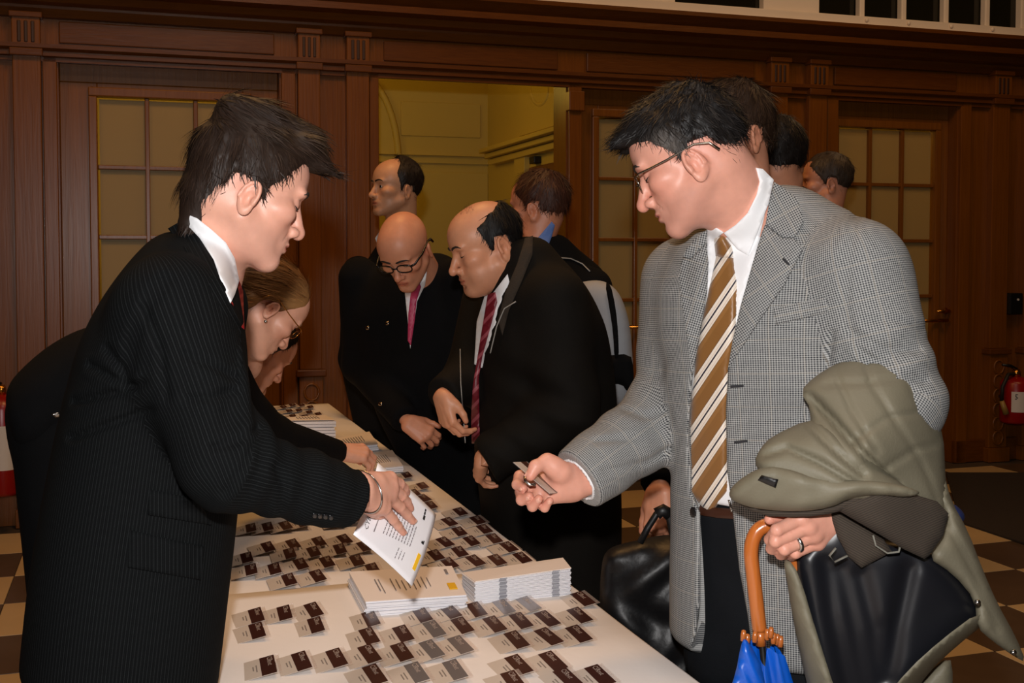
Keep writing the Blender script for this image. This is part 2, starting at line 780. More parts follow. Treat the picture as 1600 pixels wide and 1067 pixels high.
# ================================================================== materials
W_MAIN = wood('oak_vertical', rgb(86, 44, 8), rgb(132, 78, 18))
W_HOR = wood('oak_horizontal', rgb(70, 34, 7), rgb(110, 62, 15), horiz=True)
W_DOOR = wood('oak_door', rgb(92, 48, 11), rgb(138, 86, 26), rough=0.32)
M_FLUTE = mat('flute_shadow_groove', rgb(52, 26, 12), 0.5)  # recess shade put into the colour of raised strips
M_CREAM = mat('cream_paint', rgb(236, 220, 200), 0.55, var=0.06, vscale=2.0)
M_YWALL = mat('pale_yellow_paint', rgb(214, 190, 100), 0.6, var=0.04, vscale=1.5)
M_BRASS = mat('brass', rgb(200, 140, 60), 0.25, metal=1.0)
M_BLACKP = mat('black_plastic', rgb(14, 14, 15), 0.4)
M_DARKGLASS = mat('dark_window_glass', rgb(26, 24, 14), 0.08)
M_MAT = mat('floor_mat_pile', rgb(40, 30, 22), 0.95, var=0.35, vscale=60, bump=0.6, bscale=180)
M_TILE_L = mat('cream_stone_tile', rgb(196, 168, 124), 0.32, var=0.10, vscale=7)
M_TILE_D = mat('dark_stone_tile', rgb(82, 66, 52), 0.32, var=0.22, vscale=9)
M_GROUT = mat('grout', rgb(70, 56, 42), 0.9)
M_RED = mat('extinguisher_red', rgb(140, 10, 10), 0.3)
M_WLABEL = mat('white_print_label', rgb(205, 200, 196), 0.5)
M_INK = mat('black_ink', rgb(22, 20, 22), 0.6)


def frosted(name, col):
    m, nt, b = new_mat(name)
    b.inputs['Base Color'].default_value = col
    b.inputs['Roughness'].default_value = 0.45
    tr = N(nt, 'ShaderNodeBsdfTranslucent')
    tr.inputs['Color'].default_value = col
    mx = N(nt, 'ShaderNodeMixShader')
    mx.inputs[0].default_value = 0.55
    nt.links.new(b.outputs[0], mx.inputs[1])
    nt.links.new(tr.outputs[0], mx.inputs[2])
    nt.links.new(mx.outputs[0], nt.nodes['Material Output'].inputs[0])
    return m


M_FROST = frosted('frosted_pane_glass', rgb(196, 176, 124))

# ================================================================== the setting
floor = MB().rbox(-6, 9, -3.6, 9, -0.06, -0.004).build('floor', M_GROUT)
tag(floor, kind='structure')
TS = 0.44
tile_me = {}
for dk in (0, 1):
    mb = MB().box((-TS / 2 + 0.002, -TS / 2 + 0.002, -0.01), (TS / 2 - 0.002, TS / 2 - 0.002, 0.0))
    o = mb.build('tile', M_TILE_D if dk else M_TILE_L, bevel=0.0012)
    tile_me[dk] = o.data
    bpy.data.objects.remove(o)
ang = math.atan2(UW[1], UW[0])
cand = []
for i in range(-14, 18):
    for j in range(0, 16):
        p = RM(i * TS + 0.1, 0.18 + TS / 2 + j * TS, 0)
        if p[1] < 2.2:
            continue
        px = 800 + FPX * p[0] / p[1]
        py = 400 + FPX * CAM_H / p[1]
        vis = (px < 200) or (px > 860) or py < 860
        if -260 < px < 1860 and vis:
            cand.append((p[1], i, j, p))
cand.sort(key=lambda c: c[0])
for _, i, j, p in cand[:300]:
    o = bpy.data.objects.new('tile', tile_me[(i + j) % 2])
    link(o, floor)
    o.matrix_parent_inverse = Matrix.Identity(4)
    o.location = p
    o.rotation_euler = (0, 0, ang)

wall = empty('wall_back', RM(0, 0, 0))
tag(wall, kind='structure')
Z_ARCH, Z_FR, Z_COR, Z_TOP = 2.53, 2.57, 2.745, 2.95
S_L, S_R = -5.5, 8.5
d1 = (S(94), S(438))       # door bays and the open doorway, along the wall
op = (S(592), S(884))
d2 = (S(910), S(1180))
d3 = (S(1306), S(1494))


def wall_seg(name, s0, s1, z0, z1, n=0.0, m=W_MAIN, dep=0.22, bev=0.0):
    return MB().rbox(s0, s1, n, n - dep, z0, z1).build(name, m, wall, bevel=bev)


for a, b in ((S_L, d1[0]), (d1[1], op[0]), (op[1], d2[0]), (d2[1], d3[0]), (d3[1], S_R)):
    wall_seg('wall_panel', a, b, 0, Z_ARCH)
wall_seg('lintel', S_L, S_R, Z_ARCH - 0.005, Z_TOP)
# entablature: architrave moulding, frieze, cornice
MB().extrude([(0, 2.485), (0.03, 2.485), (0.03, 2.507), (0.05, 2.512), (0.05, 2.537), (0.075, 2.55), (0.075, 2.572), (0, 2.572)], S_L, S_R).build('architrave', W_HOR, wall)
MB().extrude([(0, 2.715), (0.03, 2.72), (0.06, 2.76), (0.06, 2.775), (0.10, 2.787), (0.13, 2.82), (0.2, 2.832), (0.2, 2.868), (0.17, 2.876), (0.22, 2.912), (0.24, 2.925), (0.24, 2.95), (0, 2.95)], S_L, S_R).build('cornice', W_HOR, wall)


def pilaster(p0, p1, flutes=True):
    a, b = S(p0), S(p1)
    r = 0.055
    MB().rbox(a, b, r, -0.01, 0.80, 2.52).build('pilaster', W_MAIN, wall, bevel=0.004)
    MB().rbox(a - 0.02, b + 0.02, r + 0.03, -0.01, 0.0, 0.10).build('plinth', W_MAIN, wall, bevel=0.004)
    MB().rbox(a - 0.005, b + 0.005, r + 0.01, -0.01, 0.10, 0.76).build('pedestal', W_MAIN, wall, bevel=0.004)
    MB().rbox(a - 0.022, b + 0.022, r + 0.03, -0.01, 0.76, 0.80).build('pedestal_cap', W_HOR, wall, bevel=0.006)
    # carved chain of rings on the pedestal
    mb = MB()
    for k in range(6):
        c = RM((a + b) / 2, r + 0.012, 0.17 + k * 0.1)
        pts = [c + UW * (0.042 * math.cos(w)) + np.array((0, 0, 0.048 * math.sin(w))) for w in np.linspace(0, 2 * math.pi, 15)[:-1]]
        mb.tube(pts, 0.008, 5, closed=True)
    o = mb.build('carving', W_MAIN, wall, smooth=True)
    o['kind'] = 'stuff'
    # capital with upright flutes, breaking forward into the frieze and cornice
    MB().rbox(a - 0.012, b + 0.012, 0.085, -0.01, 2.505, 2.545).build('capital_band', W_HOR, wall, bevel=0.005)
    cp = MB().rbox(a, b, 0.07, -0.01, 2.545, 2.71).build('capital', W_MAIN, wall, bevel=0.004)
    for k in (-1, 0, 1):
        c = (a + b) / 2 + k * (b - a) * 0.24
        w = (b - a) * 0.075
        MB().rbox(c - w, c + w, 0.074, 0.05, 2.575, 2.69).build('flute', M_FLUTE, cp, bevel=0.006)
    MB().rbox(a - 0.012, b + 0.012, 0.085, -0.01, 2.705, 2.735).build('capital_top', W_HOR, wall, bevel=0.005)


for q in ((-62, -26), (24, 68), (465, 499), (540, 575), (1195, 1223), (1256, 1284), (1542, 1568), (1594, 1622)):
    pilaster(*q)
for q in ((70, 92), (440, 462), (577, 591), (886, 906), (1182, 1192), (1288, 1305), (1496, 1512)):
    a, b = S(q[0]), S(q[1])
    MB().rbox(a, b, 0.03, -0.01, 0, 2.52).build('trim_strip', W_MAIN, wall, bevel=0.004)
a, b = S(884), S(908)
MB().rbox(a, b, 0.06, -0.01, 2.34, 2.46).build('trim_block', W_MAIN, wall, bevel=0.006)
for q in ((96, 430), (600, 870), (915, 1175), (1300, 1490)):       # frieze panels
    a, b = S(q[0]), S(q[1])
    MB().rbox(a, b, 0.018, -0.01, 2.588, 2.705).build('frieze_panel', W_HOR, wall, bevel=0.006)
MB().rbox(S_L, d1[0] - 0.6, 0.03, -0.01, 0, 0.2).build('baseboard_left', W_HOR, bevel=0.006)['kind'] = 'structure'
MB().rbox(d3[1], S_R, 0.03, -0.01, 0, 0.16).build('baseboard_right', W_HOR, bevel=0.006)['kind'] = 'structure'


def glass_door(name, s0, s1, g0, g1, ztop, rows=5, cols=3, bar=None, label=None):
    """oak leaf with a 3-wide grid of frosted panes"""
    root = empty(name, RM((s0 + s1) / 2, -0.1, 0))
    tag(root, label, None, None, 'structure')
    nf, nb = -0.09, -0.14
    pitch, zb = 0.385, ztop - 5 * 0.385
    MB().rbox(s0, s1, nf, nb, 2.40, 2.535).build('head_panel', W_DOOR, root, bevel=0.004)
    MB().rbox(s0, g0, nf, nb, 0, 2.40).build('stile', W_DOOR, root, bevel=0.004)
    MB().rbox(g1, s1, nf, nb, 0, 2.40).build('stile', W_DOOR, root, bevel=0.004)
    MB().rbox(g0, g1, nf, nb, 0, zb).build('kick_panel', W_DOOR, root, bevel=0.004)
    MB().rbox(g0, g1, nf, nb, ztop, 2.40).build('top_rail', W_DOOR, root, bevel=0.004)
    # raised casing round the glass
    for q in ((g0 - 0.045, g1 + 0.045, ztop, ztop + 0.05), (g0 - 0.045, g0, zb, ztop), (g1, g1 + 0.045, zb, ztop)):
        MB().rbox(q[0], q[1], nf + 0.03, nf - 0.01, q[2], q[3]).build('glazing_bead', W_DOOR, root, bevel=0.006)
    pw = (g1 - g0) / cols
    for k in range(1, cols):
        MB().rbox(g0 + k * pw - 0.012, g0 + k * pw + 0.012, nf + 0.012, nb, zb, ztop).build('muntin', W_DOOR, root, bevel=0.004)
    for k in range(1, rows):
        MB().rbox(g0, g1, nf + 0.01, nb, ztop - k * pitch - 0.012, ztop - k * pitch + 0.012).build('muntin', W_DOOR, root, bevel=0.004)
    for i in range(cols):
        for k in range(rows):
            MB().rbox(g0 + i * pw + 0.010, g0 + (i + 1) * pw - 0.010, nf - 0.018, nf - 0.024, ztop - (k + 1) * pitch + 0.011, ztop - k * pitch - 0.011).build('pane', M_FROST, root)
    if bar:
        z = bar[2]
        MB().tube([RM(bar[0], nf + 0.06, z), RM(bar[1], nf + 0.06, z)], 0.011, 8).build('push_bar', M_BRASS, root, smooth=True)
        for s in (bar[0] + 0.02, bar[1] - 0.02):
            MB().tube([RM(s, nf - 0.005, z), RM(s, nf + 0.06, z)], 0.009, 8).build('bar_bracket', M_BRASS, root, smooth=True)
    return root


pwid = S(232) - S(155)
g = S(153)
da = glass_door('door_1', d1[0], d1[1], g, g + 3 * pwid * 1.02, 2.325, bar=(S(98), S(150), 0.99), label='oak door with a grid of frosted panes behind the pinstriped man')
g = S(942)
db = glass_door('door_2', d2[0], d2[1], g, g + 3 * pwid * 1.02, 2.325, bar=(S(960), S(1100), 1.0), label='oak door of frosted panes between the doorway and the grey jacket')
g = S(1319)
dc = glass_door('door_3', d3[0], d3[1], g, g + 3 * pwid * 1.02, 2.325, bar=(S(1440), S(1489), 1.0), label='oak door of frosted panes on the right of the grey jacket')
c = RM(S(1491), -0.075, 1.065)
MB().lathe([(0.022, 0), (0.022, 0.006), (0.012, 0.012), (0.011, 0.045)], c, NW, 12).build('handle_rose', M_BRASS, dc, smooth=True)
MB().tube([c + NW * 0.04, c + NW * 0.05 - UW * 0.05, c + NW * 0.05 - UW * 0.11], [0.012, 0.011, 0.009], 8).build('door_handle', M_BRASS, dc, smooth=True)

# gallery above the cornice: cream rail, glazed openings with white bars
gal = empty('wall_gallery', RM(0, 0, Z_TOP))
tag(gal, 'cream gallery parapet with glazed openings above the oak cornice', None, None, 'structure')
MB().rbox(S_L, S_R, 0.10, -0.2, Z_TOP, Z_TOP + 0.085).build('sill_rail', M_CREAM, gal, bevel=0.008)
MB().rbox(S_L, S_R, 0.13, -0.2, Z_TOP - 0.001, Z_TOP + 0.022).build('sill_moulding', M_CREAM, gal, bevel=0.006)
MB().rbox(S_L, S_R, 0.06, -0.2, 3.62, 3.9).build('head_rail', M_CREAM, gal, bevel=0.008)
for p0, p1 in ((560, 1050), (1187, 1274), (1588, 1640)):
    MB().rbox(S(p0, 20), S(p1, 20), 0.05, -0.2, Z_TOP + 0.06, 3.65).build('pier', M_CREAM, gal, bevel=0.008)
for p in (1340, 1405, 1471, 1535):
    s = S(p, 20)
    MB().rbox(s - 0.02, s + 0.02, 0.055, 0.0, Z_TOP + 0.08, 3.64).build('glazing_bar', M_CREAM, gal, bevel=0.008)
    MB().lathe([(0.014, 0), (0.014, 0.008), (0.009, 0.014)], RM(s, 0.1, Z_TOP + 0.06), NW, 10).build('boss', M_CREAM, gal, smooth=True)
MB().rbox(S(1274, 20), S(1588, 20), -0.005, -0.02, Z_TOP + 0.08, 3.64).build('gallery_pane', M_DARKGLASS, gal)
MB().rbox(S(1050, 20), S(1187, 20), -0.005, -0.02, Z_TOP + 0.08, 3.64).build('gallery_pane', M_DARKGLASS, gal)

# the yellow lobby seen through the open doorway
DEEP = -3.2
lob = MB().rbox(-6, 9, DEEP, DEEP - 0.1, 0, 3.6).build('wall_lobby_back', M_YWALL)
tag(lob, kind='structure')
sc = S(762, 250, DEEP)


def lobbox(name, p0, p1, y0, y1, n=0.03, bev=0.006):
    a, z1 = WP(p0, y0, DEEP)
    b, z0 = WP(p1, y1, DEEP)
    return MB().rbox(min(a, b), max(a, b), DEEP + n, DEEP, min(z0, z1), max(z0, z1)).build(name, M_YWALL, lob, bevel=bev)


lobbox('raised_panel', 626, 750, 158, 216, 0.02)
lobbox('dado_moulding', 592, 762, 240, 246, 0.05)
lobbox('dado_moulding', 592, 762, 252, 257, 0.04)
lobbox('raised_panel', 650, 762, 268, 520, 0.02)
arc = [RM(*(lambda w: (WP(560 + 62 * math.sin(w), 260 - 140 * math.cos(w), DEEP)[0], DEEP + 0.02, WP(560 + 62 * math.sin(w), 260 - 140 * math.cos(w), DEEP)[1]))(w)) for w in np.linspace(0, math.pi / 2, 14)]
MB().tube(arc, 0.03, 6).build('arch_moulding', M_YWALL, lob, smooth=True)
side = MB().rbox(sc, sc + 0.1, -0.23, DEEP, 0, 3.6).build('wall_lobby_side', M_YWALL)
tag(side, kind='structure')


def SP(px, py):
    """point on the lobby side wall -> (n, z)"""
    d = ray(px, py)
    p0 = RM(sc, 0, 0)
    t = np.dot(p0 - CP, UW) / np.dot(d, UW)
    p = CP + d * t - W0
    return float(np.dot(p, NW)), float(p[2])


def sidebox(name, p0, p1, y0, y1, out=0.03, m=None, par=None):
    n0, z1 = SP(p0, y0)
    n1, z0 = SP(p1, y1)
    return MB().rbox(sc - out, sc, n0, n1, z0, z1).build(name, m or M_YWALL, par or side, bevel=0.005)


n0 = SP(778, 230)[0]
zc = SP(830, 225)[1]
for dz, hh, o in ((0.0, 0.035, 0.16), (-0.045, 0.04, 0.11), (-0.10, 0.05, 0.07)):
    MB().rbox(sc - o, sc, n0 - 0.05, -0.24, zc + dz, zc + dz + hh).build('door_cornice', M_YWALL, side, bevel=0.006)
sidebox('casing', 812, 828, 248, 700, 0.05)
sidebox('raised_panel', 815, 876, 130, 195, 0.025)
sidebox('lobby_doorway', 830, 882, 262, 700, 0.02, m=W_DOOR)
sidebox('camera_box', 838, 846, 246, 255, 0.06, m=M_BLACKP)
rpts = []
for w in np.linspace(0, 2 * math.pi, 20)[:-1]:
    n_, z_ = SP(848 + 14 * math.cos(w), 138 + 26 * math.sin(w))
    rpts.append(RM(sc - 0.02, n_, z_))
MB().tube(rpts, 0.018, 6, closed=True).build('wreath_moulding', M_YWALL, side, smooth=True)
YEL = (1.0, 0.62, 0.10)
for px_, n_, pw in ((680, -1.6, 6), (260, -1.7, 13), (1030, -1.7, 12), (1390, -1.7, 18)):
    lamp('lobby_lamp', 'POINT', tuple(RM(S(px_), n_, 2.75)), pw, YEL, 0.15)
MB().rbox(-6, 9, -0.2, DEEP, 3.6, 3.65).build('ceiling_lobby', M_YWALL)['kind'] = 'structure'

# mat by the right-hand wall
c = [UZ(px, py, 0.0) for px, py in ((1478, 741), (1760, 741), (1760, 905), (1500, 818))]
mb = MB().hexa([tuple(p + np.array((0, 0, 0.001))) for p in c] + [tuple(p + np.array((0, 0, 0.014))) for p in c])
tag(mb.build('floor_mat', M_MAT, bevel=0.003), 'dark entrance mat on the chequered floor by the right-hand door', 'mat')

# ================================================================== people: shared anatomy
M_SKIN = vcol_mat('skin', rough=0.46, spec=0.45, sss=0.12, bump=0.12, bscale=420, var=0.10)
M_HAIR = vcol_mat('hair', rough=0.55, spec=0.3)
M_EYE = mat('eye_white', rgb(200, 190, 180), 0.15)
M_IRIS = mat('iris_brown', rgb(30, 18, 12), 0.1)


def frame(yaw, pitch=0.0, roll=0.0):
    """columns: person's right, forward, up"""
    y, p = R(yaw), R(pitch)
    f = np.array((math.cos(y) * math.cos(p), math.sin(y) * math.cos(p), -math.sin(p)))
    r = np.cross(f, (0, 0, 1))
    r /= np.linalg.norm(r)
    u = np.cross(r, f)
    a = R(roll)
    r2 = r * math.cos(a) - u * math.sin(a)
    u2 = u * math.cos(a) + r * math.sin(a)
    return np.stack([r2, f, u2], 1)


HEAD_DEF = dict(jaw=1.0, nose=1.0, chin=0.0, ear=(0, 0, 0), ears=1.0, brow=1.0, lid=1.0, face=1.0, lips=1.0, neckr=0.058, fat=0.0, mouth_open=0.0, cran=(1, 1, 1))


def head_sdf(P, h):
    # symmetric: work on |x|
    x = np.abs(P[:, 0])
    Q = np.stack([x, P[:, 1], P[:, 2]], 1)
    cx, cy, cz = h['cran']
    d = ell(Q, (0, -0.004, 0.030), (0.076 * cx, 0.098 * cy, 0.086 * cz))
    d = smin(d, ell(Q, (0, 0.046, 0.034), (0.061 * cx, 0.050, 0.055)), 0.03)
    fc = h['face']
    d = smin(d, ell(Q, (0, 0.040, -0.045), (0.059 * h['jaw'], 0.055 * fc, 0.074)), 0.02)
    j = h['jaw']
    d = smin(d, cone(Q, (0.050 * j, 0.006, -0.058), (0.014, 0.079 * fc, -0.103), 0.019 + h['fat'], 0.016), 0.022)
    d = smin(d, sph(Q, (0, 0.080 * fc + h['chin'], -0.101), 0.0185), 0.016)
    if h['fat']:
        d = smin(d, ell(Q, (0, 0.035, -0.092), (0.045, 0.05, 0.03 + h['fat'])), 0.03)
        d = smin(d, ell(Q, (0.036, 0.055, -0.06), (0.024, 0.03, 0.03 + h['fat'])), 0.02)
    d = smin(d, ell(Q, (0.045, 0.060, -0.024), (0.023, 0.028, 0.020)), 0.016)
    d = smin(d, ell(Q, (0.025, 0.0845, 0.017), (0.028, 0.013 * h['brow'], 0.010)), 0.012)
    d = smax(d, -ell(Q, (0.032, 0.101, -0.003), (0.0185, 0.0165, 0.0115)), 0.010)
    d = smin(d, sph(Q, (0.0315, 0.0775, -0.003), 0.0137), 0.003)
    # nose
    nl = h['nose']
    d = smin(d, cone(Q, (0, 0.089, 0.006), (0, 0.089 + 0.0225 * nl, -0.036), 0.0085, 0.0105), 0.010)
    d = smin(d, sph(Q, (0, 0.090 + 0.0235 * nl, -0.0405), 0.0115), 0.005)
    d = smin(d, ell(Q, (0.0130, 0.101, -0.0435), (0.0078, 0.0115, 0.0088)), 0.005)
    d = smax(d, -ell(Q, (0.0075, 0.108, -0.054), (0.0038, 0.0065, 0.0045)), 0.003)
    # mouth
    d = smin(d, ell(Q, (0, 0.083, -0.068), (0.029, 0.019, 0.022)), 0.014)
    L = h['lips']
    d = smin(d, ell(Q, (0, 0.0985, -0.0668), (0.0215, 0.0075 * L, 0.0052 * L)), 0.004)
    d = smin(d, ell(Q, (0, 0.0965, -0.0772), (0.0185, 0.0078 * L, 0.0058 * L)), 0.004)
    d = smax(d, -ell(Q, (0, 0.106, -0.0718), (0.0235, 0.0085, 0.0013 + h['mouth_open'])), 0.0025)
    d = smax(d, -ell(Q, (0, 0.102, -0.0885), (0.016, 0.008, 0.004)), 0.006)
    # smile fold
    d = smax(d, -(cone(Q, (0.0195, 0.097, -0.047), (0.0300, 0.0845, -0.064), 0.0008, 0.0006)), 0.005)
    # ear
    if h['ears']:
        e = np.array((0.0755, -0.010, -0.022)) + np.array(h['ear'])
        rt = rot_z(R(-24)) @ rot_x(R(-14))
        k = h['ears']
        ear = ell(Q, e, (0.0065 * k, 0.0185 * k, 0.0325 * k), rt)
        ear = smin(ear, ell(Q, e + rt @ np.array((0.001, 0.007, -0.024)) * k, (0.0055, 0.010, 0.012), rt), 0.006)
        rim = np.abs(ell(Q, e + rt @ np.array((0.003, 0, 0)), (0.02, 0.0168 * k, 0.0305 * k), rt)) - 0.0028
        rim = np.maximum(rim, np.abs((Q - (e + rt @ np.array((0.0045, 0, 0)))) @ rt[:, 0]) - 0.0035)
        rim = np.maximum(rim, -((Q - e) @ rt[:, 2] + 0.012 * k))
        ear = smin(ear, rim.astype(np.float32), 0.003)
        ear = smax(ear, -ell(Q, e + rt @ np.array((0.0085, 0.003, -0.004)) * k, (0.0085, 0.0085, 0.0145), rt), 0.004)
        ear = smin(ear, ell(Q, e + rt @ np.array((0.003, 0.0125, -0.003)) * k, (0.004, 0.004, 0.006), rt), 0.004)
        d = smin(d, ear, 0.005)
    return d


def head_tint(V, h, skin, stubble=0.0, ruddy=0.25, lipc=None):
    base = np.tile(np.array(skin[:3]), (len(V), 1))
    x, y, z = np.abs(V[:, 0]), V[:, 1], V[:, 2]

    def g(cx, cy, cz, r):
        return np.exp(-(((x - cx) ** 2 + (y - cy) ** 2 + (z - cz) ** 2) / (r * r)))

    def blend(w, c):
        nonlocal base
        w = np.clip(w, 0, 1)[:, None]
        base = base * (1 - w) + np.array(c) * w
    red = np.array(skin[:3]) * np.array((0.98, 0.66, 0.62))
    blend(ruddy * (g(0.045, 0.07, -0.03, 0.025) + g(0, 0.115, -0.04, 0.018) + 0.9 * g(0.082, -0.02, -0.01, 0.035)), red)
    if stubble:
        st = np.array(skin[:3]) * np.array((0.52, 0.50, 0.52))
        w = np.clip((-0.050 - z) / 0.02, 0, 1) * np.clip((y + 0.005) / 0.03, 0, 1) * np.clip((z + 0.135) / 0.02, 0, 1)
        up = g(0, 0.10, -0.058, 0.016)
        blend(stubble * np.maximum(w, up), st)
    lp = np.array(lipc) if lipc else np.array(skin[:3]) * np.array((0.72, 0.42, 0.42))
    w = ((x / 0.0225) ** 2 + ((z + 0.0715) / 0.0098) ** 2 < 1) & (y > 0.088)
    blend(0.75 * w, lp)
    w = ((x / 0.021) ** 2 + ((z + 0.0718) / 0.0018) ** 2 < 1) & (y > 0.085)
    blend(0.7 * w, np.array(skin[:3]) * np.array((0.25, 0.12, 0.12)))
    blend(0.35 * g(0.0315, 0.09, -0.003, 0.012), np.array(skin[:3]) * np.array((0.62, 0.46, 0.44)))
    return base


class Head:
    def __init__(self, anchor_local, px, py, Y, yaw, pitch, roll=0.0, scale=1.0, **kw):
        self.h = dict(HEAD_DEF)
        self.h.update(kw)
        self.Rm = frame(yaw, pitch, roll)
        self.s = scale
        self.o = U(px, py, Y) - self.Rm @ (np.array(anchor_local) * scale)

    def w(self, p):
        p = np.asarray(p, float)
        return self.o + (p * self.s) @ self.Rm.T

    def l(self, P):
        return ((np.asarray(P, float) - self.o) @ self.Rm) / self.s

    def mesh(self, neck_base, res, skin, **tk):
        nb = self.l(neck_base)
        h = self.h

        def f(P):
            P = P.astype(np.float32)
            d = head_sdf(P, h)
            nk = cone(P, (0, -0.024, -0.035), nb, h['neckr'], h['neckr'] * 1.07)
            nk = smin(nk, cone(P, (0, 0.01, -0.085), nb + np.array((0, 0.03, 0)), 0.03, 0.035), 0.03)
            return smin(d, nk, 0.022)
        lo = np.minimum((-0.1, -0.125, -0.14), nb - 0.075)
        hi = np.maximum((0.1, 0.14, 0.13), nb + 0.075)
        V, F = sdf_mesh(f, lo, hi, res)
        T = head_tint(V, h, skin, **tk)
        return self.w(V), F, T


def hair_mesh(hd, res, zline, colr, cap=((0, -0.008, 0.034), (0.084, 0.106, 0.094)), cut=None, extra=None, noise=0.003, nk=90, n_str=1500, slen=0.03, sw=0.0011, flow=None, lift=0.35, side=0.0, colr2=None, c2fn=None, lo=(-0.13, -0.17, -0.14), hi=(0.13, 0.17, 0.17), curl=0.0, seed=1, gap=0.004, rand=0.16):
    """hair volume over the skull trimmed at the hairline, with strands lying on it"""
    zy, zz = zline
    rg = np.random.default_rng(seed)

    def f(P):
        P = P.astype(np.float32)
        d = ell(P, cap[0], cap[1]) + noise * sn(P, nk, seed) + 0.5 * noise * sn(P, nk * 2.3, seed + 2)
        z0 = np.interp(P[:, 1], zy, zz) + side * np.abs(P[:, 0])
        d = smax(d, ((z0 - P[:, 2]) * 0.6).astype(np.float32), 0.008)
        if cut is not None:
            d = smax(d, cut(P), 0.008)
        if extra is not None:
            d = extra(P, d)
        # keep off the ears
        e = np.array((0.0755, -0.008, -0.022)) + np.array(hd.h['ear'])
        if hd.h['ears']:
            Q = np.stack([np.abs(P[:, 0]), P[:, 1], P[:, 2]], 1)
            d = smax(d, -ell(Q, e + np.array((0.012, 0, 0)), (0.03, 0.0205, 0.033)), gap)
        return d
    V, F = sdf_mesh(f, lo, hi, res)
    # strands
    tri = V[F[:, :3]]
    ar = np.linalg.norm(np.cross(tri[:, 1] - tri[:, 0], tri[:, 2] - tri[:, 0]), axis=1)
    nrm = np.cross(tri[:, 1] - tri[:, 0], tri[:, 2] - tri[:, 0])
    nrm /= np.linalg.norm(nrm, axis=1)[:, None] + 1e-12
    cen = tri.mean(1)
    out = ((cen - np.array(cap[0])) * nrm).sum(1)
    if out.mean() < 0:
        nrm = -nrm
    ok = head_sdf(cen.astype(np.float32), hd.h) > 0.001
    pr = ar * ok
    pick = rg.choice(len(F), n_str, p=pr / pr.sum())
    crown = np.array((0.005, -0.045, 0.125))
    vs, fs = [V], [F]
    b0 = len(V)
    c1 = np.array(colr[:3])
    tints = [np.tile(c1 * 0.7, (len(V), 1))]
    if c2fn is not None:
        w = c2fn(V)[:, None]
        tints = [tints[0] * (1 - w) + np.array(colr2[:3]) * 0.7 * w]
    p = cen[pick] - nrm[pick] * 0.002
    n = nrm[pick]
    if flow is None:
        dr = p - crown
    else:
        dr = flow(p)
    dr = dr / (np.linalg.norm(dr, axis=1)[:, None] + 1e-9) + rand * rg.normal(size=p.shape)
    dr -= n * (dr * n).sum(1)[:, None]
    dr /= np.linalg.norm(dr, axis=1)[:, None] + 1e-9
    ln = slen * (0.5 + rg.random(n_str))
    en = p + dr * ln[:, None]
    ln = np.where(en[:, 2] < np.interp(en[:, 1], zy, zz) + side * np.abs(en[:, 0]) - 0.004, ln * 0.6, ln)
    wd = np.cross(dr, n)
    jit = rg.normal(size=p.shape) * curl
    K = 4
    ring = []
    for k in range(K + 1):
        t = k / K
        q = p + dr * (ln * t)[:, None] + n * (ln * lift * (t - 0.75 * t * t))[:, None] + jit * (t * t)
        ww = sw * (1 - 0.85 * t)
        ring.append((q - wd * ww, q + wd * ww))
    vv = np.stack([x for r_ in ring for x in r_], 1)          # (n, 2(K+1), 3)
    vs.append(vv.reshape(-1, 3))
    base = b0 + np.arange(n_str)[:, None] * (2 * (K + 1))
    for k in range(K):
        fs.append(np.concatenate([base + 2 * k, base + 2 * k + 1, base + 2 * k + 3, base + 2 * k + 2], 1))
    br = np.clip(0.6 + 0.75 * rg.random(n_str) ** 2, 0, 1.4)[:, None]
    ct = np.tile(c1, (n_str, 1))
    if c2fn is not None:
        w = np.clip(c2fn(p), 0, 1)[:, None]
        ct = ct * (1 - w) + np.array(colr2[:3]) * w
    ct = np.clip(ct * br, 0, 1)
    tints.append(np.repeat(ct, 2 * (K + 1), 0))
    return hd.w(np.concatenate(vs)), np.concatenate(fs), np.concatenate(tints)


def strands(hd, pts, dirs, lens, w, col, droop=0.0):
    """loose ribbons (tufts, brows) given in head coordinates"""
    V, F, T = [], [], []
    for p, d, l in zip(pts, dirs, lens):
        d = np.array(d) / np.linalg.norm(d)
        s = np.cross(d, (0.3, 0.2, 0.9))
        s /= np.linalg.norm(s)
        b = len(V)
        for k in range(4):
            t = k / 3
            q = np.array(p) + d * l * t + np.array((0, 0, -droop * t * t))
            V += [q - s * w * (1 - 0.85 * t), q + s * w * (1 - 0.85 * t)]
            T += [np.array(col[:3])] * 2
        F += [(b + 2 * k, b + 2 * k + 1, b + 2 * k + 3, b + 2 * k + 2) for k in range(3)]
    return hd.w(np.array(V)), np.array(F), np.array(T)


def on_face(hd, x, z, off=0.0008):
    """point on the face in front of (x, z), head coordinates"""
    ys = np.linspace(0.135, 0.03, 106)
    P = np.stack([np.full(106, x), ys, np.full(106, z)], 1).astype(np.float32)
    d = head_sdf(P, hd.h)
    i = int(np.argmax(d < 0))
    return np.array((x, ys[i] + off, z))


def brows(hd, parent, col, z=0.0180, thick=0.0034, sides=(-1, 1)):
    for s in sides:
        pts = [hd.w(on_face(hd, s * a, c)) for a, c in ((0.010, z - 0.002), (0.017, z + 0.001), (0.026, z + 0.003), (0.036, z + 0.004), (0.045, z + 0.002), (0.052, z - 0.003))]
        r = [thick * 0.7, thick, thick, thick * 0.9, thick * 0.7, thick * 0.25]
        MB().tube(pts, [q * hd.s for q in r], 6).build('eyebrow', col, parent, smooth=True)


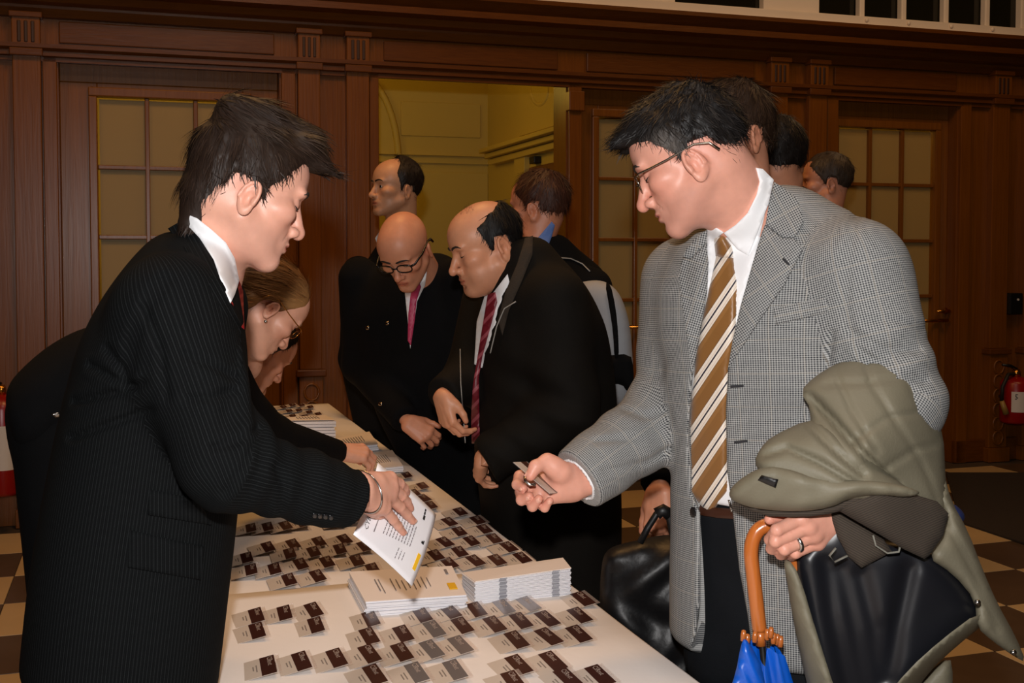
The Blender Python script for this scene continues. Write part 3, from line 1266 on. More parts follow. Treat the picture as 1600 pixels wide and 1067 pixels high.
def lashes(hd, parent, col, sides=(-1, 1), z=-0.0095):
    for s in sides:
        pts = [hd.w(on_face(hd, s * (0.0315 + 0.0135 * t), z + 0.003 * t * t, 0.0004)) for t in np.linspace(-1, 1, 9)]
        MB().tube(pts, [0.0006, 0.0011, 0.0014, 0.0016, 0.0016, 0.0016, 0.0014, 0.0011, 0.0006], 5).build('eyelash', col, parent, smooth=True)


def eyes(hd, parent, gaze=(0, 1, 0), sides=(-1, 1)):
    g = np.array(gaze, float) / np.linalg.norm(gaze)
    for s in sides:
        c = np.array((s * 0.0315, 0.0782, -0.0045))
        o = MB().lathe([(0.0135 * math.sin(w), -0.0135 * math.cos(w)) for w in np.linspace(0.02, math.pi - 0.02, 14)], hd.w(c), hd.Rm @ g, 14).build('eye', M_EYE, parent, smooth=True)
        MB().lathe([(0.0062, 0.0122), (0.006, 0.0133), (0.003, 0.0141), (0.0005, 0.0142)], hd.w(c), hd.Rm @ g, 14).build('iris', M_IRIS, o, smooth=True)


# ------------------------------------------------------------------ hands
PH = ((0.043, 0.027, 0.021), (0.048, 0.030, 0.022), (0.044, 0.028, 0.021), (0.034, 0.021, 0.019))
KN = ((-0.027, 0.088, 0.001), (-0.007, 0.092, 0.004), (0.013, 0.087, 0.002), (0.031, 0.077, -0.004))


def pose_hand(side, wrist, fwd, back, flex, spread=(-6, 0, 6, 14), thumb=((-0.024, 0.022, -0.008), (-0.047, 0.052, -0.016), (-0.055, 0.082, -0.018), (-0.058, 0.106, -0.018)), sc=1.0, fore=None):
    """joint positions from finger bends. side +1: thumb on local -x (a right hand seen from its back)"""
    f = np.array(fwd, float)
    f /= np.linalg.norm(f)
    b = np.array(back, float)
    b -= f * np.dot(b, f)
    b /= np.linalg.norm(b)
    x = np.cross(f, b)
    M = np.stack([x * side, f, b], 1)
    W = np.asarray(wrist, float)
    tr = lambda p: W + M @ (np.array(p, float) * sc)
    J = []
    for i in range(4):
        p = np.array(KN[i], float)
        pts = [p]
        a = 0.0
        sp = R(spread[i])
        for k in range(3):
            a += R(flex[i][k])
            d = np.array((math.sin(sp) * math.cos(a), math.cos(sp) * math.cos(a), -math.sin(a)))
            p = p + d * PH[i][k]
            pts.append(p)
        J.append([tr(q) for q in pts])
    T = [tr(q) for q in thumb]
    return dict(wrist=W, fingers=J, thumb=T, back=b, fwd=f, x=x * side, sc=sc, fore=fore if fore is not None else W - f * 0.12 * sc)


def hand_mesh(hn, res, skin, nails=True):
    sc = hn['sc']
    W = hn['wrist']
    b = hn['back']
    kn = [f[0] for f in hn['fingers']]
    allp = np.array([W, hn['fore']] + [p for f in hn['fingers'] for p in f] + list(hn['thumb']))
    fo = hn['fore']
    wr = hn.get('wr', 0.027)
    org = allp.mean(0)
    rf = ((0.0105, 0.0096, 0.0088, 0.0072), (0.0108, 0.0098, 0.009, 0.0074), (0.0102, 0.0093, 0.0085, 0.007), (0.0092, 0.0083, 0.0075, 0.0062))
    xs = hn['x']
    palm = hn.get('palm', 1.0)

    def f(P):
        Pw = P + org.astype(np.float32)
        d = cone(Pw, fo, W, wr * 1.12 * sc, wr * sc, (b, 1.22))
        for i in range(4):
            w0 = W + xs * (0.017 * (i - 1.5) * 0.7 * sc) + (kn[i] - W) * 0.08
            m = cone(Pw, w0, kn[i], 0.0165 * sc * palm, 0.0128 * sc)
            d = smin(d, m, 0.014 * sc)
        c = (kn[0] * 0.35 + kn[3] * 0.15 + W * 0.5)
        mid = (kn[1] + kn[2]) / 2
        d = smin(d, cone(Pw, W * 0.6 + mid * 0.4 - b * 0.006 * sc, mid - b * 0.006 * sc, 0.018 * sc, 0.014 * sc), 0.012 * sc)
        # thumb mount and outer edge of the palm
        t = hn['thumb']
        d = smin(d, cone(Pw, t[0], t[1], 0.0185 * sc, 0.0125 * sc), 0.014 * sc)
        d = smin(d, cone(Pw, t[0] * 0.4 + W * 0.6, (t[0] + t[1]) / 2, 0.018 * sc, 0.014 * sc), 0.012 * sc)
        d = smin(d, cone(Pw, W * 0.8 + kn[3] * 0.2 - b * 0.006 * sc, W * 0.35 + kn[3] * 0.65 - b * 0.006 * sc, 0.016 * sc, 0.014 * sc), 0.014 * sc)
        # web between thumb and index
        d = smin(d, cone(Pw, t[0] * 0.45 + t[1] * 0.55, W * 0.45 + kn[0] * 0.55, 0.008 * sc, 0.010 * sc), 0.016 * sc)
        fd = cone(Pw, t[1], t[2], 0.0122 * sc, 0.0108 * sc)
        fd = smin(fd, cone(Pw, t[2], t[3], 0.0110 * sc, 0.0088 * sc), 0.004 * sc)
        d = smin(d, fd, 0.008 * sc)
        allf = None
        for i in range(4):
            J = hn['fingers'][i]
            r = [q * sc for q in rf[i]]
            e = cone(Pw, J[0], J[1], r[0] * 1.05, r[1])
            e = smin(e, cone(Pw, J[1], J[2], r[1] * 1.02, r[2]), 0.0035 * sc)
            e = smin(e, cone(Pw, J[2], J[3], r[2], r[3]), 0.0035 * sc)
            allf = e if allf is None else np.minimum(allf, e)
        d = smin(d, allf, 0.0045 * sc)
        # knuckles and tendons
        for i in range(4):
            J = hn['fingers'][i]
            d = smin(d, sph(Pw, J[0] + b * 0.004 * sc, 0.0085 * sc), 0.008 * sc)
            w0 = W + xs * (0.017 * (i - 1.5) * 0.5 * sc) + (kn[i] - W) * 0.3 + b * 0.0135 * sc * palm
            d = smin(d, cone(Pw, w0, J[0] + b * 0.0085 * sc, 0.0022 * sc, 0.003 * sc), 0.006 * sc)
        return d
    lo = (allp - org).min(0) - 0.045 * sc
    hi = (allp - org).max(0) + 0.045 * sc
    V, F = sdf_mesh(f, lo, hi, res)
    Vw = V + org
    T = np.tile(np.array(skin[:3]), (len(V), 1))
    red = np.array(skin[:3]) * np.array((0.92, 0.62, 0.58))
    for J in hn['fingers'] + [list(hn['thumb'])]:
        for p, rr, w in ((J[3], 0.013, 0.45), (J[0], 0.014, 0.22), (J[1], 0.010, 0.2)):
            k = (w * np.exp(-((Vw - p) ** 2).sum(1) / (rr * sc) ** 2))[:, None]
            T = T * (1 - k) + red * k
    out = [(Vw, F, T)]
    if nails:
        for i, J in enumerate(hn['fingers'] + [list(hn['thumb'])]):
            dr = J[3] - J[2]
            dr /= np.linalg.norm(dr)
            pv = J[2] - J[1]
            pv /= np.linalg.norm(pv)
            ax = np.cross(dr, pv)
            if np.linalg.norm(ax) < 0.08:
                ax = xs.copy()
            ax -= dr * np.dot(ax, dr)
            ax /= np.linalg.norm(ax)
            nn = np.cross(ax, dr)
            if np.dot(nn, pv) < 0 if np.linalg.norm(np.cross(dr, pv)) >= 0.08 else np.dot(nn, b) < 0:
                nn = -nn
            if i == 4 and 'tnail' in hn:
                nn = np.array(hn['tnail'], float)
                nn -= dr * np.dot(nn, dr)
                nn /= np.linalg.norm(nn)
                ax = np.cross(dr, nn)
            r = (rf[i][3] if i < 4 else 0.0088) * sc
            c = J[3] + nn * r * 0.74
            gv, gf = [], []
            nu, nv = 7, 6
            for a in range(nv):
                for q in range(nu):
                    u_ = (q / (nu - 1) - 0.5) * 2
                    v_ = (a / (nv - 1) - 0.4)
                    wv = 0.66 * r * math.sqrt(max(0, 1 - (abs(v_ - 0.05) / 0.56) ** 3))
                    gv.append(c + ax * wv * u_ + dr * v_ * 1.15 * r + nn * r * (0.34 - 0.34 * u_ * u_))
            for a in range(nv - 1):
                for q in range(nu - 1):
                    k = a * nu + q
                    gf.append((k, k + 1, k + nu + 1, k + nu))
            out.append((np.array(gv), np.array(gf), np.tile(np.clip(np.array(skin[:3]) * 1.15 + 0.04, 0, 1), (len(gv), 1))))
    return join(out)


def join(parts):
    V, F, T = [], [], []
    b = 0
    for v, f, t in parts:
        V.append(v)
        F.append(np.asarray(f) + b)
        T.append(t)
        b += len(v)
    return np.concatenate(V), np.concatenate(F), np.concatenate(T)


# ------------------------------------------------------------------ clothes
def cloth_black(name, col=(0.0035, 0.0035, 0.004, 1), rough=0.9, spec=0.12):
    return mat(name, col, rough, spec=spec, var=0.3, vscale=14, bump=0.25, bscale=500)


class Garment:
    """union of torso section-stack and sleeves with uv per limb"""

    def __init__(self, loft, limbs, k=0.045, cuts=(), wr=None, kl=0.03):
        self.loft, self.limbs, self.k, self.cuts, self.wr, self.kl = loft, limbs, k, cuts, wr, kl

    def limb(self, P, L):
        pts, rad = L['pts'], L['rad']
        d = None
        for i in range(len(pts) - 1):
            c = cone(P, pts[i], pts[i + 1], rad[i], rad[i + 1], L.get('flat'))
            d = c if d is None else smin(d, c, self.kl)
        if 'end' in L:      # cut square at the cuff
            p, nrm = L['end']
            d = smax(d, ((P - np.asarray(p, np.float32)) @ np.asarray(nrm, np.float32)), 0.006)
        return d

    def __call__(self, P):
        d = self.loft(P) if self.loft is not None else None
        for L in self.limbs:
            e = self.limb(P, L)
            d = e if d is None else smin(d, e, L.get('k', self.k))
        if self.wr is not None:
            d = d + self.wr(P)
        for c in self.cuts:
            d = c(P, d)
        return d.astype(np.float32)

    def build(self, name, m, parent, res, lo=None, hi=None, uv=False):
        pts = []
        if self.loft is not None:
            e = np.max(self.loft.ab) + 0.05
            pts += [self.loft.c.min(0) - e, self.loft.c.max(0) + e]
        for L in self.limbs:
            for p, r in zip(L['pts'], L['rad']):
                pts += [np.asarray(p) - r - 0.03, np.asarray(p) + r + 0.03]
        pts = np.array(pts)
        lo = pts.min(0) if lo is None else lo
        hi = pts.max(0) if hi is None else hi
        V, F = sdf_mesh(self, lo, hi, res)
        uvs = None
        if uv:
            C = V[F].mean(1)
            ds = []
            if self.loft is not None:
                ds.append(self.loft(C.astype(np.float32)))
            for L in self.limbs:
                ds.append(self.limb(C.astype(np.float32), L) - L.get('uvbias', 0.0))
            which = np.argmin(np.stack(ds, 1), 1)
            VV = V[F]
            uvs = np.zeros((len(F), 4, 2))
            o = 0
            if self.loft is not None:
                o = 1
                sel = which == 0
                Q = VV[sel].reshape(-1, 3)
                s, x, y, a, b = self.loft.local(Q)
                th = np.arctan2(y / b, x / a).reshape(-1, 4)
                t0 = th[:, :1]
                th = np.where(th - t0 > math.pi, th - 2 * math.pi, np.where(th - t0 < -math.pi, th + 2 * math.pi, th))
                uvs[sel] = np.stack([th * 0.185, s.reshape(-1, 4)], 2)
            for li, L in enumerate(self.limbs):
                sel = which == li + o
                if not sel.any():
                    continue
                Q = VV[sel].reshape(-1, 3)
                best = None
                acc = 0.0
                for i in range(len(L['pts']) - 1):
                    a, b = np.asarray(L['pts'][i]), np.asarray(L['pts'][i + 1])
                    ba = b - a
                    ln = np.linalg.norm(ba)
                    ax = ba / ln
                    t = (Q - a) @ ax
                    tc = np.clip(t, 0, ln)
                    q = Q - a - tc[:, None] * ax
                    r1 = np.cross(ax, (0.2, -0.95, 0.1))
                    r1 /= np.linalg.norm(r1)
                    r2 = np.cross(ax, r1)
                    th = np.arctan2(q @ r2, q @ r1)
                    dd = np.linalg.norm(q, axis=1)
                    if best is None:
                        best = [dd, th, acc + t]
                    else:
                        w = dd.reshape(-1, 4).mean(1) < best[0].reshape(-1, 4).mean(1)
                        w = np.repeat(w, 4)
                        best = [np.where(w, dd, best[0]), np.where(w, th, best[1]), np.where(w, acc + t, best[2])]
                    acc += ln
                th = best[1].reshape(-1, 4)
                t0 = th[:, :1]
                th = np.where(th - t0 > math.pi, th - 2 * math.pi, np.where(th - t0 < -math.pi, th + 2 * math.pi, th))
                uvs[sel] = np.stack([th * 0.07, best[2].reshape(-1, 4)], 2)
        return mesh_obj(name, V, F, m, parent, smooth=True, uvs=uvs)


def wrinkle(P, c, axis, r, amp, n, ph=0.0, skew=0.6):
    """creases gathered round a joint"""
    q = P - np.asarray(c, np.float32)
    w = np.exp(-(q * q).sum(1) / (r * r))
    a = np.asarray(axis, np.float32)
    s = q @ a + skew * 0.25 * (q @ np.cross(a, (0.3, 0.8, 0.5)).astype(np.float32))
    return amp * w * np.sin(s * n + ph + 1.2 * np.sin(s * n * 0.37 + ph))


def trousers(parent, hipc, right, m, z_hip=0.93, res=0.014, wd=0.09, stance=0.1, foot_dir=None, shoes=True, lean=(0, 0)):
    """two legs from the seat down to the floor, with shoes"""
    right = np.asarray(right, float)
    fwd = np.cross((0, 0, 1), right)
    hc = np.asarray(hipc, float).copy()
    limbs = []
    gr = hc.copy()
    gr[2] = 0
    gr[0] += lean[0]
    gr[1] += lean[1]
    feet = []
    for s in (-1, 1):
        hp = hc + right * s * 0.085
        an = gr + right * s * stance + np.array((0, 0, 0.10))
        kn = (hp + an) / 2 + fwd * 0.02
        limbs.append(dict(pts=[hp, kn, an], rad=[0.095, 0.078, 0.068]))
        feet.append(an)
    limbs.append(dict(pts=[hc + right * -0.06 + np.array((0, 0, 0.08)), hc + right * 0.06 + np.array((0, 0, 0.08))], rad=[0.115, 0.115]))
    g = Garment(None, limbs, k=0.04)
    o = g.build('trousers', m, parent, res)
    if shoes:
        for an in feet:
            a = an.copy()
            a[2] = 0.045

            def f(P, a=a):
                d = cone(P, a - fwd * 0.05, a + fwd * 0.16 - np.array((0, 0, 0.01)), 0.042, 0.036)
                d = smin(d, cone(P, a, a + np.array((0, 0, 0.07)), 0.042, 0.045), 0.03)
                return smax(d, (0.002 - P[:, 2]).astype(np.float32), 0.006)
            V, F = sdf_mesh(f, a - 0.26, a + 0.26, 0.009)
            mesh_obj('shoe', V, F, M_SHOE, parent, smooth=True)
    return o


M_SHOE = mat('black_leather', rgb(16, 14, 13), 0.3)
M_BLK = cloth_black('black_wool')
M_BLK2 = cloth_black('dark_brown_waxed_cotton', (0.0065, 0.0052, 0.004, 1), 0.8)
M_TROU = cloth_black('dark_trouser_wool', (0.007, 0.008, 0.010, 1), 0.8)
M_SHIRT = mat('white_shirt_cotton', rgb(232, 232, 234), 0.7, var=0.02, vscale=9)
M_BROWD = mat('dark_brow_hair', rgb(34, 24, 18), 0.7)
M_BROWB = mat('fair_brow_hair', rgb(110, 76, 50), 0.7)


def houndstooth():
    m, nt, b = new_mat('grey_check_wool')
    uv = N(nt, 'ShaderNodeTexCoord')
    sp = N(nt, 'ShaderNodeSeparateXYZ')
    nt.links.new(uv.outputs['UV'], sp.inputs[0])
    u, v = sp.outputs[0], sp.outputs[1]
    P = 0.0036
    a = mth(nt, 'GREATER_THAN', mth(nt, 'FRACT', mth(nt, 'DIVIDE', u, P)), 0.5)
    c = mth(nt, 'GREATER_THAN', mth(nt, 'FRACT', mth(nt, 'DIVIDE', v, P)), 0.5)
    s = mth(nt, 'MULTIPLY', mth(nt, 'ADD', a, c), 0.5)
    nz = N(nt, 'ShaderNodeTexNoise', Scale=260.0, Detail=2.0)
    nt.links.new(uv.outputs['UV'], nz.inputs['Vector'])
    s = mth(nt, 'ADD', s, mth(nt, 'MULTIPLY_ADD', nz.outputs['Fac'], 0.35, -0.175))
    base = mixc(nt, s, rgb(46, 48, 52), rgb(168, 168, 166))
    # faint overcheck lines
    f1 = mth(nt, 'LESS_THAN', mth(nt, 'FRACT', mth(nt, 'DIVIDE', u, 0.047)), 0.045)
    f2 = mth(nt, 'LESS_THAN', mth(nt, 'FRACT', mth(nt, 'DIVIDE', v, 0.056)), 0.04)
    f = mth(nt, 'MULTIPLY', mth(nt, 'MAXIMUM', f1, f2), 0.13)
    nt.links.new(mixc(nt, f, base, rgb(206, 192, 170)), b.inputs['Base Color'])
    b.inputs['Roughness'].default_value = 0.9
    b.inputs['Specular IOR Level'].default_value = 0.2
    return m


def pinstripe():
    m, nt, b = new_mat('black_pinstripe_wool')
    uv = N(nt, 'ShaderNodeTexCoord')
    sp = N(nt, 'ShaderNodeSeparateXYZ')
    nt.links.new(uv.outputs['UV'], sp.inputs[0])
    a = mth(nt, 'LESS_THAN', mth(nt, 'FRACT', mth(nt, 'DIVIDE', sp.outputs[0], 0.0062)), 0.2)
    a2 = mth(nt, 'LESS_THAN', mth(nt, 'FRACT', mth(nt, 'DIVIDE', sp.outputs[0], 0.0034)), 0.3)
    nz = N(nt, 'ShaderNodeTexNoise', Scale=500.0, Detail=2.0)
    nt.links.new(uv.outputs['UV'], nz.inputs['Vector'])
    f = mth(nt, 'ADD', mth(nt, 'MULTIPLY', a, mth(nt, 'MULTIPLY', nz.outputs['Fac'], 0.9)), mth(nt, 'MULTIPLY', a2, 0.12))
    nt.links.new(mixc(nt, f, (0.0035, 0.0039, 0.0042, 1), (0.019, 0.021, 0.022, 1)), b.inputs['Base Color'])
    b.inputs['Roughness'].default_value = 0.9
    b.inputs['Specular IOR Level'].default_value = 0.06
    return m


def stripes_tie():
    m, nt, b = new_mat('bronze_striped_silk')
    uv = N(nt, 'ShaderNodeTexCoord')
    sp = N(nt, 'ShaderNodeSeparateXYZ')
    nt.links.new(uv.outputs['UV'], sp.inputs[0])
    f = mth(nt, 'FRACT', mth(nt, 'DIVIDE', mth(nt, 'ADD', sp.outputs[1], 0.0), 0.0385))
    cr = N(nt, 'ShaderNodeValToRGB')
    cr.color_ramp.interpolation = 'CONSTANT'
    e = cr.color_ramp.elements
    e[0].position = 0.0
    e[0].color = rgb(130, 88, 42)
    e[1].position = 0.40
    e[1].color = rgb(92, 60, 34)
    for p, c in ((0.425, rgb(226, 214, 200)), (0.52, rgb(205, 180, 160)), (0.54, rgb(226, 214, 200)), (0.60, rgb(24, 20, 40)), (0.66, rgb(226, 214, 200)), (0.76, rgb(205, 180, 160)), (0.78, rgb(226, 214, 200)), (0.84, rgb(92, 60, 34)), (0.86, rgb(142, 98, 50))):
        x = e.new(p)
        x.color = c
    nt.links.new(f, cr.inputs[0])
    nt.links.new(cr.outputs[0], b.inputs['Base Color'])
    b.inputs['Roughness'].default_value = 0.42
    b.inputs['Sheen Weight'].default_value = 0.2
    return m


def stripe_mat(name, c1, c2, per, duty, rough=0.45):
    m, nt, b = new_mat(name)
    uv = N(nt, 'ShaderNodeTexCoord')
    sp = N(nt, 'ShaderNodeSeparateXYZ')
    nt.links.new(uv.outputs['UV'], sp.inputs[0])
    f = mth(nt, 'LESS_THAN', mth(nt, 'FRACT', mth(nt, 'DIVIDE', sp.outputs[1], per)), duty)
    nt.links.new(mixc(nt, f, c1, c2), b.inputs['Base Color'])
    b.inputs['Roughness'].default_value = rough
    return m


M_CHECK, M_PIN, M_TIE8 = houndstooth(), pinstripe(), stripes_tie()
M_TIE_RED = stripe_mat('red_striped_silk', rgb(150, 20, 26), rgb(190, 60, 56), 0.012, 0.35)
M_TIE_MAR = stripe_mat('maroon_striped_silk', rgb(104, 22, 34), rgb(150, 70, 80), 0.016, 0.3)
M_TIE_PINK = mat('pink_silk', rgb(186, 60, 96), 0.45, var=0.1, vscale=90)
M_BLUESHIRT = mat('blue_shirt_cotton', rgb(88, 116, 176), 0.7)
M_STEEL = mat('polished_steel', rgb(190, 188, 184), 0.22, metal=1.0)
M_GUNMETAL = mat('gunmetal_frame', rgb(150, 140, 128), 0.22, metal=1.0)
M_BLKFRAME = mat('black_acetate', rgb(10, 10, 12), 0.2)
M_BELT = mat('brown_belt_leather', rgb(60, 32, 20), 0.4)
M_BTN = mat('dark_button', rgb(20, 20, 22), 0.3)
M_THREAD = mat('dark_buttonhole_thread', rgb(40, 40, 44), 0.9)


def lens_glass():
    m, nt, b = new_mat('spectacle_glass')
    tr = N(nt, 'ShaderNodeBsdfTransparent')
    gl = N(nt, 'ShaderNodeBsdfGlossy', Roughness=0.02)
    mx = N(nt, 'ShaderNodeMixShader')
    mx.inputs[0].default_value = 0.05
    nt.links.new(tr.outputs[0], mx.inputs[1])
    nt.links.new(gl.outputs[0], mx.inputs[2])
    nt.links.new(mx.outputs[0], nt.nodes['Material Output'].inputs[0])
    return m


M_LENS = lens_glass()


def px_poly_sdf(P, poly):
    """signed distance (m) to the prism standing behind an outline"""
    q = P - CP.astype(np.float32)
    dep = q @ FW.astype(np.float32)
    px = 800 + FPX * q[:, 0] / dep
    py = CY - FPX * (q @ UPV.astype(np.float32)) / dep
    v = np.stack([px, py], 1)
    d = seg_dist(v, poly)
    ins = inside_poly(v, poly)
    return (np.where(ins, -d, d) * dep / FPX).astype(np.float32)


def px_crease(P, lines, w, amp, ymax):
    """folds pressed into the camera-side cloth along drawn lines"""
    q = P - CP.astype(np.float32)
    dep = q @ FW.astype(np.float32)
    v = np.stack([800 + FPX * q[:, 0] / dep, CY - FPX * (q @ UPV.astype(np.float32)) / dep], 1)
    o = np.zeros(len(P), np.float32)
    for ln in lines:
        d = seg_dist(v, ln, closed=False)
        o += amp * (np.exp(-(d / w) ** 2) - 0.45 * np.exp(-(d / (2.2 * w)) ** 2))
    return np.where(P[:, 1] < ymax, o, 0).astype(np.float32)


def rows(lst):
    """section rows from (px, py, Y, half width, half depth), bottom to top"""
    return [(U(a, b, c), w, d) for a, b, c, w, d in lst]


def right_of(yaw):
    return np.array((math.sin(R(yaw)), -math.cos(R(yaw)), 0.0))


def glasses(hd, parent, frame_m, rim=0.0011, w=0.024, hgt=0.016, full=True, tpl=(-1, 1), z=-0.006, dark_rim=None):
    g = empty('glasses', hd.w((0, 0.11, 0)), parent)
    sides = (-1, 1)
    for s in sides:
        c = np.array((s * 0.033, 0.1085, z))
        pts = []
        for k in range(24):
            a = 2 * math.pi * k / 24
            ca, sa = math.cos(a), math.sin(a)
            q = c + np.array((w * abs(ca) ** 0.7 * np.sign(ca), -0.10 * (s * (c[0] + w * ca) - 0.03) * 1.2 - 0.004, hgt * abs(sa) ** 0.8 * np.sign(sa)))
            pts.append(q)
        rr = rim if full else rim * 0.6
        MB().tube([hd.w(p) for p in pts], rr * hd.s, 6, closed=True).build('rim', frame_m, g, smooth=True)
        n = len(pts)
        ring = [hd.w(p) for p in pts]
        rb = [hd.w(p + np.array((0, -0.0012, 0))) for p in pts]
        mb = MB()
        mb.v = [tuple(p) for p in ring + rb]
        mb.f = [tuple(range(n)), tuple(range(2 * n - 1, n - 1, -1))] + [(i, (i + 1) % n, n + (i + 1) % n, n + i) for i in range(n)]
        mb.build('lens', M_LENS, g)
        e = np.array(hd.h['ear'])
        tp = [(s * 0.057, 0.1035, z + 0.008), (s * 0.070, 0.092, z + 0.009), (s * 0.0785, 0.04, z + 0.010 + e[2] * 0.5), (s * 0.0800, -0.012, z + 0.016 + e[2]), (s * 0.0795, -0.036, z + 0.006 + e[2]), (s * 0.078, -0.046, z - 0.012 + e[2])]
        MB().tube([hd.w(p) for p in tp], [rim * 1.6 * hd.s] * 4 + [rim * 2 * hd.s] * 2, 6).build('temple_arm', frame_m, g, smooth=True)
    MB().tube([hd.w(p) for p in ((-0.0105, 0.1065, z + 0.004), (0, 0.1125, z + 0.006), (0.0105, 0.1065, z + 0.004))], rim * 1.2 * hd.s, 6).build('bridge', frame_m, g, smooth=True)
    return g


def new_person(label, base):
    p = empty('person', (float(base[0]), float(base[1]), 0.0))
    tag(p, label, 'person')
    return p


def inner_body(loft_rows, right, arms, scale=0.8):
    """plain torso and arms under the clothes so that head and hands belong to one body"""
    lf = Loft([(c, a * 0.72, b * 0.72) for c, a, b in loft_rows], right)
    limbs = [dict(pts=a, rad=[0.045, 0.036, 0.022]) for a in arms]
    g = Garment(lf, limbs)
    pts = np.array([c for c, a, b in loft_rows] + [q for a in arms for q in a])
    V, F = sdf_mesh(g, pts.min(0) - 0.24, pts.max(0) + 0.24, 0.022)
    return V, F


def body_obj(p, parts, skin, inner=None):
    if inner is not None:
        V, F = inner
        parts = parts + [(V, F, np.tile(np.array(skin[:3]), (len(V), 1)))]
    V, F, T = join(parts)
    return mesh_obj('body', V, F, M_SKIN, p, smooth=True, tint=T)


def cuff_end(L, px_off=0.0):
    a, b = np.asarray(L[-2]), np.asarray(L[-1])
    d = (b - a) / np.linalg.norm(b - a)
    return (b + d * px_off, d)


ZL_SHORT = ([-.12, -.075, -.055, -.042, -.036, .000, .004, .012, .018, .03, .050, .070, .085, .11], [-.078, -.074, -.060, -.035, .010, .014, -.012, -.022, -.004, .012, .030, .052, .060, .064])

# ================================================================== man in the pinstriped suit
SK1 = rgb(216, 160, 138)
p1 = new_person('dark-haired man in a black pinstriped suit holding a printed sheet', U(200, 700, 1.82))
h1 = Head((0, 0.125, -0.041), 475, 370, 1.86, 26, 22, -2, 0.96, ear=(0.002, 0.010, -0.006), ears=0.82, jaw=0.98, neckr=0.056, cran=(0.98, 0.90, 0.97))
nb1 = U(312, 440, 1.88)
hp = h1.mesh(nb1, 0.0025, SK1, stubble=0.25, ruddy=0.3)
# right hand over the sheet
F_ = lambda *a: [U(*q) for q in a]
hand1 = dict(wrist=U(560, 764, 1.765), fore=U(480, 764, 1.70), back=np.array((0.15, -0.55, 0.82)), fwd=UW, sc=0.92, wr=0.027,
             x=np.array((0.1, -0.85, -0.5)),
             fingers=[F_((609, 748, 1.862), (624, 756, 1.892), (631, 763, 1.912), (635, 769, 1.926)),
                      F_((611, 761, 1.852), (627, 774, 1.885), (635, 784, 1.908), (641, 794, 1.922)),
                      F_((606, 776, 1.838), (625, 792, 1.875), (636, 804, 1.900), (645, 814, 1.918)),
                      F_((600, 793, 1.815), (614, 811, 1.850), (622, 821, 1.870), (630, 832, 1.888))],
             thumb=F_((577, 786, 1.80), (592, 799, 1.855), (606, 806, 1.905), (618, 810, 1.945)))
hp1 = hand_mesh(hand1, 0.0023, SK1)
right1 = right_of(18)
rw1 = rows([(187, 1066, 1.80, .200, .150), (205, 910, 1.80, .200, .150), (226, 760, 1.80, .195, .145), (243, 640, 1.80, .20, .136), (260, 540, 1.80, .205, .124), (276, 460, 1.81, .195, .098), (292, 400, 1.83, .135, .070), (304, 366, 1.85, .075, .05)])
lf1 = Loft(rw1, right1, 2.3)
armR1 = [U(266, 486, 1.665), U(352, 724, 1.59), U(553, 782, 1.735)]
armL1 = [U(318, 480, 1.98), U(292, 700, 2.0), U(262, 900, 1.98)]
body_obj(p1, [hp, hp1], SK1, inner_body(rw1, right1, [armR1, armL1]))


def wr1(P):
    e, w = armR1[1], armR1[2]
    ax = (w - e) / np.linalg.norm(w - e)
    d = wrinkle(P, e + np.array((0.03, 0, 0.05)), ax, 0.10, 0.006, 95)
    d += wrinkle(P, e * 0.5 + w * 0.5, ax, 0.12, 0.004, 80, 1.0)
    d += wrinkle(P, w, ax, 0.09, 0.003, 90, 2.0)
    d += px_crease(P, [[(118, 628), (180, 614), (225, 597)], [(112, 684), (175, 662), (236, 640)], [(168, 545), (190, 575), (204, 600)], [(142, 571), (180, 592), (214, 606)], [(285, 553), (330, 570), (370, 592)], [(292, 622), (330, 622), (366, 610)], [(330, 700), (372, 690), (400, 672)], [(350, 770), (380, 730), (395, 690)], [(430, 730), (445, 760), (440, 795)], [(226, 480), (250, 540), (262, 620)]], 7, 0.009, 1.85)
    # armhole seam
    sm = px_poly_sdf(P, [(258, 432), (225, 470), (200, 530), (196, 580), (205, 582), (212, 532), (236, 476), (266, 438)])
    d += 0.004 * np.exp(-(np.maximum(sm, 0) / 0.006) ** 2)
    return d


g1 = Garment(lf1, [dict(pts=armR1, rad=[.082, .060, .048], end=cuff_end(armR1, -0.004), uvbias=0.012, k=0.03), dict(pts=armL1, rad=[.075, .065, .05])], k=0.05, wr=wr1)
j1 = g1.build('suit_jacket', M_PIN, p1, 0.0054, uv=True)
bv1 = bvh_of(j1)
skin1 = [o for o in p1.children if o.name.startswith('body')][0]
bv1b = bvh_of(j1, skin1)
patch('shirt_collar', [(281, 347), (290, 334), (308, 341), (331, 359), (353, 379), (367, 404), (374, 438), (367, 460), (360, 474), (347, 444), (334, 406), (312, 372), (297, 356)], bv1b, M_SHIRT, p1, off=0.017, thick=0.02, step=5, smooth=5)
patch('lapel', [(262, 357), (281, 346), (297, 356), (312, 372), (334, 406), (347, 444), (360, 474), (376, 505), (379, 560), (376, 610), (366, 560), (345, 500), (318, 440), (290, 390)], bv1b, M_PIN, p1, off=0.004, thick=0.012, step=7, smooth=5, uvrot=0.5)
patch('tie', [(358, 472), (366, 458), (374, 438), (380, 455), (382, 515), (374, 508)], bv1b, M_TIE_RED, p1, off=0.012, thick=0.014, step=4, smooth=5, uvrot=0.6)
patch('pocket_flap', [(203, 828), (320, 855), (314, 906), (199, 886)], bv1, M_PIN, p1, off=0.005, thick=0.006, step=8)
patch('ticket_pocket_flap', [(234, 765), (312, 780), (330, 820), (230, 804)], bv1, M_PIN, p1, off=0.005, thick=0.006, step=8)
